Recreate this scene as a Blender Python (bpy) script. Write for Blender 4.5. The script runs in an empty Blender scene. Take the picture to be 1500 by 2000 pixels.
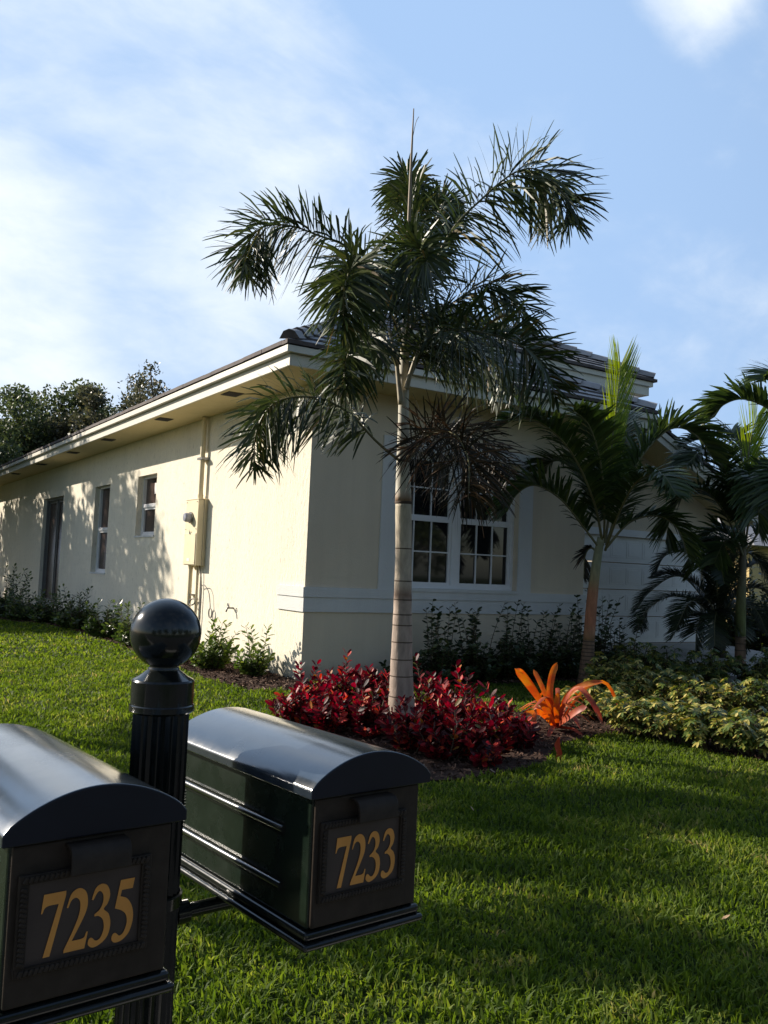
import bpy, bmesh, math, random
import numpy as np
from mathutils import Vector, Matrix
from mathutils.geometry import tessellate_polygon
R_ = math.radians
scene = bpy.context.scene
col = scene.collection

# ------------------------------------------------------------------ camera
F_PX, PITCH, ROLL, YAW = 1725.25, 0.0660, 0.0420, 0.5680
CAM = Vector((-6.229, -11.892, 1.720))
FWD = Vector((math.sin(YAW)*math.cos(PITCH), math.cos(YAW)*math.cos(PITCH), math.sin(PITCH)))
_r = Vector((math.cos(YAW), -math.sin(YAW), 0)); _u = _r.cross(FWD)
RGT = math.cos(ROLL)*_r + math.sin(ROLL)*_u
UPV = -math.sin(ROLL)*_r + math.cos(ROLL)*_u
cd = bpy.data.cameras.new("camera"); cam = bpy.data.objects.new("camera", cd); col.objects.link(cam)
cd.sensor_fit = 'VERTICAL'; cd.sensor_height = 36.0; cd.lens = 36.0*F_PX/2000.0
cd.clip_start = 0.05; cd.clip_end = 2000
M3 = Matrix((RGT, UPV, -FWD)).transposed()
cam.matrix_world = Matrix.Translation(CAM) @ M3.to_4x4()
scene.camera = cam
def ray(px, py): return FWD + (px-750)/F_PX*RGT - (py-1000)/F_PX*UPV
def at(px, py, depth): return CAM + ray(px, py)*depth
def gp(px, py, z=0.0):
    d = ray(px, py); return CAM + d*((z-CAM.z)/d.z)

# ------------------------------------------------------------------ world, sun, exposure
SUN_EL, SUN_STR, SKY_STR = R_(26), 5.0, 0.078
to_sun = Vector((-1.0, 1.3, 0)).normalized()*math.cos(SUN_EL) + Vector((0, 0, math.sin(SUN_EL)))
w = bpy.data.worlds.new("World"); scene.world = w; w.use_nodes = True
nt = w.node_tree; nt.nodes.clear()
def N(t, kind, **kw):
    n = t.nodes.new(kind)
    for k, v in kw.items(): setattr(n, k, v)
    return n
out = N(nt, 'ShaderNodeOutputWorld'); bg = N(nt, 'ShaderNodeBackground')
sky = N(nt, 'ShaderNodeTexSky', sky_type='NISHITA'); sky.sun_disc = False
sky.sun_elevation = SUN_EL; sky.sun_rotation = math.atan2(to_sun.x, to_sun.y)
sky.air_density = 1.0; sky.dust_density = 1.2; sky.ozone_density = 2.0; sky.altitude = 0
tc = N(nt, 'ShaderNodeTexCoord')
def vdot(vec):
    n = N(nt, 'ShaderNodeVectorMath', operation='DOT_PRODUCT'); n.inputs[1].default_value = vec
    nt.links.new(tc.outputs['Generated'], n.inputs[0]); return n.outputs['Value']
def mth(t, op, a, b=None, clamp=False):
    n = N(t, 'ShaderNodeMath', operation=op); n.use_clamp = clamp
    for i, v in enumerate((a, b)):
        if v is None: continue
        if isinstance(v, (int, float)): n.inputs[i].default_value = v
        else: t.links.new(v, n.inputs[i])
    return n.outputs[0]
def mapr(t, v, a, b, c, d, smooth=True):
    n = N(t, 'ShaderNodeMapRange'); n.interpolation_type = 'SMOOTHSTEP' if smooth else 'LINEAR'
    t.links.new(v, n.inputs['Value'])
    for k, x in zip(('From Min', 'From Max', 'To Min', 'To Max'), (a, b, c, d)): n.inputs[k].default_value = x
    return n.outputs['Result']
# thin cirrus: noise on the sky direction, thickest towards the sun's side of the sky
mp = N(nt, 'ShaderNodeMapping'); mp.inputs['Rotation'].default_value = (0.5, 0.35, 0.9); mp.inputs['Scale'].default_value = (1.0, 2.6, 2.2)
nt.links.new(tc.outputs['Generated'], mp.inputs['Vector'])
nz = N(nt, 'ShaderNodeTexNoise'); nz.inputs['Scale'].default_value = 1.9; nz.inputs['Detail'].default_value = 7; nz.inputs['Roughness'].default_value = 0.52; nz.inputs['Distortion'].default_value = 0.5
nt.links.new(mp.outputs['Vector'], nz.inputs['Vector'])
bank = vdot(ray(190, 300).normalized()); bank = mapr(nt, bank, 0.945, 1.0, 0.0, 0.19)
bank2 = vdot(ray(560, 560).normalized()); bank2 = mapr(nt, bank2, 0.98, 1.0, 0.0, 0.10)
puff = vdot(ray(1350, -30).normalized()); puff = mapr(nt, puff, 0.9967, 0.9999, 0.0, 0.25)
lowl = vdot(ray(-150, 700).normalized()); lowl = mapr(nt, lowl, 0.965, 1.0, 0.0, 0.15)
mp2 = N(nt, 'ShaderNodeMapping'); mp2.inputs['Rotation'].default_value = (0.2, 0.7, 0.5); mp2.inputs['Scale'].default_value = (1.0, 2.2, 2.6)
nt.links.new(tc.outputs['Generated'], mp2.inputs['Vector'])
nz2 = N(nt, 'ShaderNodeTexNoise'); nz2.inputs['Scale'].default_value = 7.0; nz2.inputs['Detail'].default_value = 9; nz2.inputs['Roughness'].default_value = 0.6; nz2.inputs['Distortion'].default_value = 0.25
nt.links.new(mp2.outputs['Vector'], nz2.inputs['Vector'])
s_ = mth(nt, 'ADD', mth(nt, 'MULTIPLY', nz.outputs['Fac'], 0.68), mth(nt, 'MULTIPLY', nz2.outputs['Fac'], 0.32)); s_ = mth(nt, 'ADD', s_, bank); s_ = mth(nt, 'ADD', s_, bank2); s_ = mth(nt, 'ADD', s_, puff); s_ = mth(nt, 'ADD', s_, lowl)
cl = mapr(nt, s_, 0.47, 0.96, 0.0, 1.0)
# summer haze: the half of the sky on the sun's side is pale and bright
veil = mapr(nt, vdot(Vector((math.sin(YAW-0.35), math.cos(YAW-0.35), 0.25)).normalized()), 0.1, 0.93, 0.0, 0.94)
mixv = N(nt, 'ShaderNodeMix', data_type='RGBA'); nt.links.new(veil, mixv.inputs['Factor']); nt.links.new(sky.outputs['Color'], mixv.inputs['A']); mixv.inputs['B'].default_value = (3.5, 5.15, 7.8, 1)
mix = N(nt, 'ShaderNodeMix', data_type='RGBA')
nt.links.new(cl, mix.inputs['Factor']); nt.links.new(mixv.outputs['Result'], mix.inputs['A'])
mix.inputs['B'].default_value = (8.6, 9.0, 9.2, 1)
nt.links.new(mix.outputs['Result'], bg.inputs['Color']); bg.inputs['Strength'].default_value = SKY_STR
nt.links.new(bg.outputs['Background'], out.inputs['Surface'])
sd = bpy.data.lights.new("sun", 'SUN'); so = bpy.data.objects.new("sun", sd); col.objects.link(so)
sd.energy = SUN_STR; sd.angle = R_(0.55); sd.color = (1.0, 0.90, 0.76)
so.rotation_euler = (-to_sun).to_track_quat('-Z', 'Y').to_euler(); so.location = (-30, 40, 30)
vs = scene.view_settings; vs.view_transform = 'Standard'; vs.look = 'None'; vs.exposure = 0.70; vs.gamma = 1.0

# ------------------------------------------------------------------ materials
def new_mat(name):
    m = bpy.data.materials.new(name); m.use_nodes = True
    t = m.node_tree; b = t.nodes['Principled BSDF']; return m, t, b
def ramp(t, fac, stops):
    n = N(t, 'ShaderNodeValToRGB'); cr = n.color_ramp
    while len(cr.elements) < len(stops): cr.elements.new(0.5)
    for e, (p, c) in zip(cr.elements, stops): e.position = p; e.color = (*c, 1)
    t.links.new(fac, n.inputs['Fac']); return n.outputs['Color']
def noise(t, scale, detail=4, rough=0.55, stretch=None, coord='Object'):
    tcn = N(t, 'ShaderNodeTexCoord'); v = tcn.outputs[coord]
    if stretch:
        mpn = N(t, 'ShaderNodeMapping'); mpn.inputs['Scale'].default_value = stretch
        t.links.new(v, mpn.inputs['Vector']); v = mpn.outputs['Vector']
    n = N(t, 'ShaderNodeTexNoise'); n.inputs['Scale'].default_value = scale; n.inputs['Detail'].default_value = detail; n.inputs['Roughness'].default_value = rough
    t.links.new(v, n.inputs['Vector']); return n.outputs['Fac']
def bump(t, b, h, strength, dist=0.02):
    n = N(t, 'ShaderNodeBump'); n.inputs['Strength'].default_value = strength; n.inputs['Distance'].default_value = dist
    t.links.new(h, n.inputs['Height']); t.links.new(n.outputs['Normal'], b.inputs['Normal']); return n
def plain(name, c, rough=0.6, metal=0.0, var=0.12, scale=6.0, bmp=0.0, bscale=60, spec=0.5, coat=0.0, stretch=None):
    m, t, b = new_mat(name)
    f = noise(t, scale, 5, 0.6, stretch)
    lo = tuple(x*(1-var) for x in c); hi = tuple(min(1, x*(1+var)) for x in c)
    t.links.new(ramp(t, f, ((0.3, lo), (0.7, hi))), b.inputs['Base Color'])
    b.inputs['Roughness'].default_value = rough; b.inputs['Metallic'].default_value = metal
    b.inputs['Specular IOR Level'].default_value = spec; b.inputs['Coat Weight'].default_value = coat
    if bmp: bump(t, b, noise(t, bscale, 4), bmp, 0.01)
    return m
def leafy(name, stops, rough=0.4, trans=0.25, spec=0.5, tcol=None, patch=None):
    m, t, b = new_mat(name)
    g = N(t, 'ShaderNodeNewGeometry')
    fac = g.outputs['Random Per Island']
    if patch:
        p = noise(t, patch, 3, 0.6, coord='Object')
        a = mth(t, 'MULTIPLY', fac, 0.5); p = mapr(t, mth(t, 'ADD', mth(t, 'MULTIPLY', p, 0.6), mth(t, 'MULTIPLY', noise(t, patch*4.5, 3, 0.6), 0.4)), 0.32, 0.68, 0.0, 0.5); fac = mth(t, 'ADD', a, p)
    c = ramp(t, fac, stops); t.links.new(c, b.inputs['Base Color'])
    b.inputs['Roughness'].default_value = rough; b.inputs['Specular IOR Level'].default_value = spec
    if trans > 0:
        tr = N(t, 'ShaderNodeBsdfTranslucent'); mx = N(t, 'ShaderNodeMixShader'); mx.inputs['Fac'].default_value = trans
        hs = N(t, 'ShaderNodeHueSaturation'); hs.inputs['Value'].default_value = 1.8; hs.inputs['Saturation'].default_value = 1.15; hs.inputs['Hue'].default_value = 0.49
        t.links.new(c, hs.inputs['Color']); t.links.new(hs.outputs['Color'], tr.inputs['Color'])
        t.links.new(b.outputs['BSDF'], mx.inputs[1]); t.links.new(tr.outputs['BSDF'], mx.inputs[2])
        t.links.new(mx.outputs['Shader'], t.nodes['Material Output'].inputs['Surface'])
    return m

def stucco(name, base, streak):
    m, t, b = new_mat(name)
    big = noise(t, 0.7, 4, 0.6); fine = noise(t, 26 if streak else 40, 6, 0.7, (1, 1, 0.25) if streak else None)
    lo = tuple(x*0.90 for x in base)
    run = noise(t, 5, 5, 0.65, (1, 1, 0.07)); both = mth(t, 'ADD', mth(t, 'MULTIPLY', big, 0.55), mth(t, 'MULTIPLY', run, 0.45))
    c = ramp(t, both, ((0.34, lo), (0.6, base)))
    if streak:
        cr = mapr(t, noise(t, 34, 3, 0.6, (1, 1, 0.2)), 0.33, 0.43, 0.62, 1.0)
        sc = mapr(t, noise(t, 2.2, 3), 0.35, 0.6, 0.15, 1.0)
        mxf = N(t, 'ShaderNodeMix', data_type='RGBA'); mxf.blend_type = 'MULTIPLY'
        t.links.new(sc, mxf.inputs['Factor']); t.links.new(c, mxf.inputs['A']); t.links.new(cr, mxf.inputs['B']); c = mxf.outputs['Result']
    tcz = N(t, 'ShaderNodeTexCoord'); sz = N(t, 'ShaderNodeSeparateXYZ'); t.links.new(tcz.outputs['Object'], sz.inputs[0])
    splash = mapr(t, mth(t, 'ADD', sz.outputs['Z'], mth(t, 'MULTIPLY', noise(t, 6, 5, 0.7), -0.35)), -0.12, 0.14, 0.62, 1.0)   # soil splashed up the wall foot
    mxs = N(t, 'ShaderNodeMix', data_type='RGBA'); mxs.blend_type = 'MULTIPLY'; mxs.inputs['Factor'].default_value = 1; t.links.new(c, mxs.inputs['A']); t.links.new(splash, mxs.inputs['B']); c = mxs.outputs['Result']
    t.links.new(c, b.inputs['Base Color']); b.inputs['Roughness'].default_value = 0.9; b.inputs['Specular IOR Level'].default_value = 0.2
    bump(t, b, fine, 0.75 if streak else 0.4, 0.028 if streak else 0.02)
    return m
MT = {}
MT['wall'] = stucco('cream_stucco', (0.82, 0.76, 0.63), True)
MT['wall_shaded'] = stucco('cream_stucco_shaded', (0.68, 0.59, 0.46), False)  # same stucco as the side wall, front's shade put into a darker base
MT['trim'] = stucco('white_trim', (0.66, 0.66, 0.65), False)
MT['fascia'] = plain('fascia_paint', (0.60, 0.575, 0.50), 0.5, var=0.05)
MT['soffit'] = stucco('soffit_stucco', (0.70, 0.58, 0.33), False)
MT['vent'] = plain('vent_mesh', (0.05, 0.045, 0.04), 0.7)
MT['white'] = plain('white_paint', (0.72, 0.72, 0.73), 0.4, var=0.04)
MT['garage'] = plain('garage_paint', (0.86, 0.86, 0.85), 0.5, var=0.04, bmp=0.1)
MT['bronze'] = plain('grey_bronze_frame', (0.16, 0.155, 0.15), 0.4)
MT['glass'] = plain('dark_window_glass', (0.012, 0.012, 0.014), 0.04, var=0.3, scale=1.5, spec=0.5)
MT['glass_side'] = plain('side_window_glass', (0.055, 0.035, 0.03), 0.25, var=0.3, scale=2, spec=0.3)
MT['paper'] = plain('sticker_paper', (0.75, 0.7, 0.68), 0.6)
MT['stickr'] = plain('sticker_red', (0.5, 0.12, 0.1), 0.6)
MT['stickb'] = plain('sticker_blue', (0.12, 0.12, 0.35), 0.6)
MT['meter'] = plain('meter_paint', (0.70, 0.60, 0.40), 0.55, var=0.06)
MT['steel'] = plain('grey_steel', (0.25, 0.25, 0.25), 0.35, metal=0.7)
MT['meterglass'] = plain('meter_glass', (0.35, 0.37, 0.45), 0.1)
MT['cable'] = plain('grey_cable', (0.16, 0.15, 0.14), 0.6)
# roof tiles
def tile_mat(name, c1, c2):
    m, t, b = new_mat(name)
    g = N(t, 'ShaderNodeNewGeometry'); f = noise(t, 5, 5, 0.65)
    a = mth(t, 'MULTIPLY', g.outputs['Random Per Island'], 0.5); bb = mth(t, 'MULTIPLY', f, 0.6); s = mth(t, 'ADD', a, bb)
    t.links.new(ramp(t, s, ((0.15, c1), (0.9, c2))), b.inputs['Base Color']); b.inputs['Roughness'].default_value = 0.8
    bump(t, b, noise(t, 50, 4), 0.3, 0.01); return m
MT['tile'] = tile_mat('concrete_roof_tile', (0.22, 0.215, 0.225), (0.42, 0.41, 0.42))
MT['tilebutt'] = plain('tile_butt', (0.085, 0.07, 0.068), 0.85, var=0.3)
MT['tileedge'] = plain('tile_edge', (0.12, 0.105, 0.1), 0.85, var=0.3)
# mailbox
def paint_black(name, c, rough):
    m, t, b = new_mat(name)
    b.inputs['Base Color'].default_value = (*c, 1)
    dust = noise(t, 9, 6, 0.65); t.links.new(mapr(t, dust, 0.3, 0.75, rough*0.7, rough*1.6), b.inputs['Roughness'])
    t.links.new(ramp(t, noise(t, 35, 5, 0.7), ((0.4, c), (0.8, tuple(x*1.5+0.004 for x in c)))), b.inputs['Base Color'])
    b.inputs['Coat Weight'].default_value = 0.1; b.inputs['Coat Roughness'].default_value = rough*0.5
    bump(t, b, noise(t, 28, 3, 0.5), 0.03, 0.01); return m
MT['black'] = paint_black('black_gloss_paint', (0.006, 0.008, 0.0075), 0.15)
MT['rib'] = paint_black('rib_gloss_paint', (0.006, 0.008, 0.0075), 0.2); _b = MT['rib'].node_tree.nodes['Principled BSDF']; _b.inputs['Coat Weight'].default_value = 1.0; _b.inputs['Coat IOR'].default_value = 1.8; _b.inputs['Coat Roughness'].default_value = 0.16
MT['lidp'] = paint_black('weathered_lid_paint', (0.020, 0.028, 0.038), 0.20); _b = MT['lidp'].node_tree.nodes['Principled BSDF']; _b.inputs['Coat Weight'].default_value = 1.0; _b.inputs['Coat IOR'].default_value = 1.58; _b.inputs['Coat Roughness'].default_value = 0.15
MT['lidcap'] = plain('lid_end_paint', (0.009, 0.011, 0.019), 0.35, var=0.2, spec=0.3)
MT['green'] = paint_black('dark_green_gloss_paint', (0.006, 0.0125, 0.008), 0.24)
MT['satin'] = plain('black_satin_paint', (0.034, 0.025, 0.019), 0.6, var=0.25, scale=30, bmp=0.08, bscale=90, spec=0.2)
MT['brownplate'] = plain('number_plate_paint', (0.045, 0.030, 0.025), 0.55, var=0.2, scale=14)
MT['gold'] = plain('gold_number_paint', (0.62, 0.27, 0.055), 0.5, var=0.08, scale=30)
MT['red'] = plain('red_flag_paint', (0.35, 0.015, 0.015), 0.4)
# plants
MT['fox'] = leafy('foxtail_leaflet', ((0.0, (0.018, 0.030, 0.012)), (0.6, (0.035, 0.055, 0.018)), (0.92, (0.065, 0.085, 0.025)), (1.0, (0.13, 0.09, 0.035))), 0.45, 0.16, 0.45)
MT['foxold'] = leafy('foxtail_old_leaflet', ((0.0, (0.012, 0.012, 0.009)), (0.7, (0.03, 0.026, 0.017)), (1.0, (0.12, 0.07, 0.04))), 0.5, 0.08, 0.25)
MT['rachis'] = plain('green_rachis', (0.13, 0.12, 0.05), 0.5)
MT['petiole'] = plain('pale_petiole', (0.36, 0.31, 0.22), 0.6, var=0.3, scale=12)
MT['spear'] = plain('spear_leaf', (0.22, 0.16, 0.10), 0.6, var=0.25, scale=20)
MT['adon'] = leafy('palm_leaflet', ((0.0, (0.020, 0.040, 0.012)), (0.7, (0.045, 0.075, 0.020)), (1.0, (0.09, 0.12, 0.03))), 0.35, 0.22, 0.5)
MT['young'] = leafy('young_palm_leaflet', ((0.0, (0.10, 0.16, 0.02)), (1.0, (0.24, 0.30, 0.04))), 0.45, 0.4, 0.3)
MT['date'] = leafy('date_leaflet', ((0.0, (0.012, 0.022, 0.010)), (1.0, (0.035, 0.05, 0.02))), 0.4, 0.1, 0.4)
MT['datetrunk'] = plain('fibrous_trunk', (0.035, 0.027, 0.02), 0.9, var=0.4, scale=20, bmp=0.6, bscale=30)
MT['coco'] = leafy('round_shrub_leaf', ((0.0, (0.018, 0.035, 0.014)), (0.7, (0.045, 0.07, 0.025)), (1.0, (0.10, 0.12, 0.04))), 0.3, 0.15, 0.5)
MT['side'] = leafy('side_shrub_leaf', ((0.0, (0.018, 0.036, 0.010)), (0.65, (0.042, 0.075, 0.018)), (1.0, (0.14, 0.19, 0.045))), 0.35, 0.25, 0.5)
MT['sidelit'] = leafy('sunlit_shrub_leaf', ((0.0, (0.03, 0.06, 0.014)), (0.6, (0.08, 0.13, 0.028)), (1.0, (0.20, 0.25, 0.06))), 0.45, 0.3, 0.4)  # side shrub leaf again, sunlight put into a lighter, yellower colour
MT['croton'] = leafy('red_croton_leaf', ((0.0, (0.018, 0.005, 0.007)), (0.45, (0.065, 0.007, 0.010)), (0.72, (0.27, 0.012, 0.016)), (0.9, (0.45, 0.03, 0.02)), (0.96, (0.52, 0.12, 0.03)), (1.0, (0.10, 0.13, 0.03))), 0.48, 0.22, 0.28)
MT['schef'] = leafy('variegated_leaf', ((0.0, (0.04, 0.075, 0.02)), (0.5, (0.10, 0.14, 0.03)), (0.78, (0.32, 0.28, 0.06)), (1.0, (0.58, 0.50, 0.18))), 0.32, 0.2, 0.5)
MT['schef_shaded'] = leafy('variegated_leaf_shaded', ((0.0, (0.03, 0.06, 0.016)), (0.65, (0.085, 0.125, 0.03)), (1.0, (0.32, 0.29, 0.07))), 0.32, 0.2, 0.5)  # same variegated leaf, colours darkened to stand for shade at the back
MT['brom'] = leafy('orange_bromeliad_leaf', ((0.0, (0.38, 0.07, 0.02)), (0.5, (0.58, 0.15, 0.03)), (1.0, (0.60, 0.30, 0.06))), 0.35, 0.35, 0.5)
MT['bromd'] = leafy('dull_bromeliad_leaf', ((0.0, (0.22, 0.04, 0.025)), (1.0, (0.40, 0.08, 0.03))), 0.35, 0.25, 0.5)
MT['stem'] = plain('shrub_stem', (0.09, 0.065, 0.04), 0.8, var=0.3)
MT['tree'] = leafy('tree_leaf', ((0.0, (0.03, 0.045, 0.02)), (0.6, (0.065, 0.09, 0.035)), (1.0, (0.12, 0.145, 0.05))), 0.55, 0.25, 0.4)
MT['tree2'] = leafy('tree_leaf_olive', ((0.0, (0.03, 0.035, 0.02)), (0.6, (0.07, 0.075, 0.04)), (1.0, (0.13, 0.12, 0.06))), 0.45, 0.25, 0.4)
MT['bark'] = plain('tree_bark', (0.14, 0.115, 0.09), 0.9, var=0.35, scale=9, bmp=0.5, bscale=25)
def streaky(name, stops, rough, trans):
    m = leafy(name, stops, rough, trans, 0.45); t = m.node_tree; r = [n for n in t.nodes if n.type == 'VALTORGB'][0]
    f = noise(t, 7, 4, 0.6); g = [n for n in t.nodes if n.type == 'NEW_GEOMETRY'][0]
    sm = mth(t, 'ADD', mth(t, 'MULTIPLY', g.outputs['Random Per Island'], 0.45), mth(t, 'MULTIPLY', mapr(t, f, .3, .7, 0, 1), 0.55)); t.links.new(sm, r.inputs['Fac']); return m
MT['brom'] = streaky('orange_bromeliad_leaf', ((0.0, (0.36, 0.055, 0.018)), (0.45, (0.55, 0.13, 0.03)), (0.75, (0.58, 0.22, 0.04)), (1.0, (0.40, 0.30, 0.06))), 0.5, 0.3)
MT['bromd'] = streaky('dull_bromeliad_leaf', ((0.0, (0.20, 0.035, 0.022)), (0.6, (0.36, 0.07, 0.03)), (1.0, (0.42, 0.16, 0.05))), 0.5, 0.2)
def trunk_mat(name, stops, zoff=0.0):
    """stops: (height, colour) along the palm trunk; rings at leaf-scar spacing"""
    m, t, b = new_mat(name)
    tcn = N(t, 'ShaderNodeTexCoord'); sp = N(t, 'ShaderNodeSeparateXYZ'); t.links.new(tcn.outputs['Object'], sp.inputs[0])
    H = stops[-1][0]; nz1 = noise(t, 7, 4, 0.6)
    zz = mth(t, 'ADD', mth(t, 'SUBTRACT', sp.outputs['Z'], zoff), mth(t, 'MULTIPLY', nz1, 0.06)); zz = mth(t, 'DIVIDE', zz, H)
    c = ramp(t, zz, [(h/H, k) for h, k in stops])
    st = noise(t, 16, 4, 0.65, (1, 1, 0.3)); stm = mapr(t, st, 0.3, 0.75, 0.72, 1.15)
    mx1 = N(t, 'ShaderNodeMix', data_type='RGBA'); mx1.blend_type = 'MULTIPLY'; mx1.inputs['Factor'].default_value = 1
    t.links.new(c, mx1.inputs['A']); t.links.new(stm, mx1.inputs['B'])
    t.links.new(mx1.outputs['Result'], b.inputs['Base Color']); b.inputs['Roughness'].default_value = 0.75
    bump(t, b, noise(t, 30, 4, 0.6, (1, 1, 0.35)), 0.5, 0.01); return m
MT['foxtrunk'] = trunk_mat('foxtail_trunk', ((0, (0.34, 0.27, 0.22)), (0.9, (0.36, 0.28, 0.23)), (1.42, (0.40, 0.31, 0.25)), (1.5, (0.22, 0.14, 0.10)), (1.62, (0.44, 0.36, 0.28)), (2.5, (0.47, 0.41, 0.31))))
MT['shaft'] = trunk_mat('foxtail_crownshaft', ((0, (0.25, 0.15, 0.09)), (0.06, (0.30, 0.19, 0.12)), (0.16, (0.50, 0.47, 0.40)), (1.3, (0.52, 0.49, 0.40)), (2.6, (0.28, 0.23, 0.15))), 2.43)
MT['adtrunk'] = trunk_mat('ringed_trunk', ((0, (0.17, 0.10, 0.06)), (1.0, (0.24, 0.15, 0.09)), (1.18, (0.30, 0.21, 0.13)), (1.2, (0.36, 0.28, 0.18))))
MT['adshaft'] = trunk_mat('orange_crownshaft', ((0, (0.35, 0.22, 0.12)), (0.3, (0.42, 0.17, 0.09)), (0.8, (0.38, 0.17, 0.09)), (1.0, (0.30, 0.25, 0.13)), (1.25, (0.24, 0.25, 0.15))), 0.74)
MT['grshaft'] = trunk_mat('green_crownshaft', ((0, (0.10, 0.12, 0.03)), (0.5, (0.14, 0.16, 0.05)), (1.3, (0.18, 0.16, 0.11))), 0.75)
MT['ring'] = plain('leaf_scar', (0.075, 0.05, 0.035), 0.9, var=0.3)
# ground
def ground_mats():
    m, t, b = new_mat('lawn_soil')
    f = noise(t, 3.0, 6, 0.7); t.links.new(ramp(t, f, ((0.3, (0.020, 0.032, 0.009)), (0.7, (0.045, 0.062, 0.016)))), b.inputs['Base Color']); b.inputs['Roughness'].default_value = 0.95
    b.inputs['Specular IOR Level'].default_value = 0.1; bump(t, b, noise(t, 60, 4), 0.6, 0.03); MT['lawn'] = m
    MT['mulch'] = plain('mulch_soil', (0.055, 0.033, 0.024), 0.95, var=0.5, scale=40, bmp=0.9, bscale=70, spec=0.15)
    MT['chip'] = leafy('mulch_chip', ((0.0, (0.025, 0.014, 0.011)), (0.6, (0.085, 0.048, 0.034)), (0.95, (0.17, 0.10, 0.07)), (1.0, (0.3, 0.22, 0.16))), 0.85, 0.0, 0.2)
    MT['grass'] = leafy('grass_blade', ((0.0, (0.028, 0.056, 0.011)), (0.35, (0.066, 0.108, 0.018)), (0.66, (0.118, 0.170, 0.030)), (0.84, (0.19, 0.215, 0.05)), (0.94, (0.34, 0.27, 0.12))), 0.6, 0.46, 0.15, patch=1.1)
    MT['concrete'] = plain('driveway_concrete', (0.42, 0.40, 0.37), 0.85, var=0.12, scale=3, bmp=0.2, bscale=80)
    MT['asphalt'] = plain('asphalt', (0.05, 0.05, 0.052), 0.9, var=0.2, scale=20, bmp=0.4, bscale=120)
    MT['yellow'] = stucco('yellow_stucco', (0.66, 0.50, 0.24), False)
    MT['litter'] = leafy('dry_leaf', ((0.0, (0.22, 0.12, 0.06)), (1.0, (0.5, 0.36, 0.24))), 0.7, 0.1, 0.3)
ground_mats()

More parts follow.
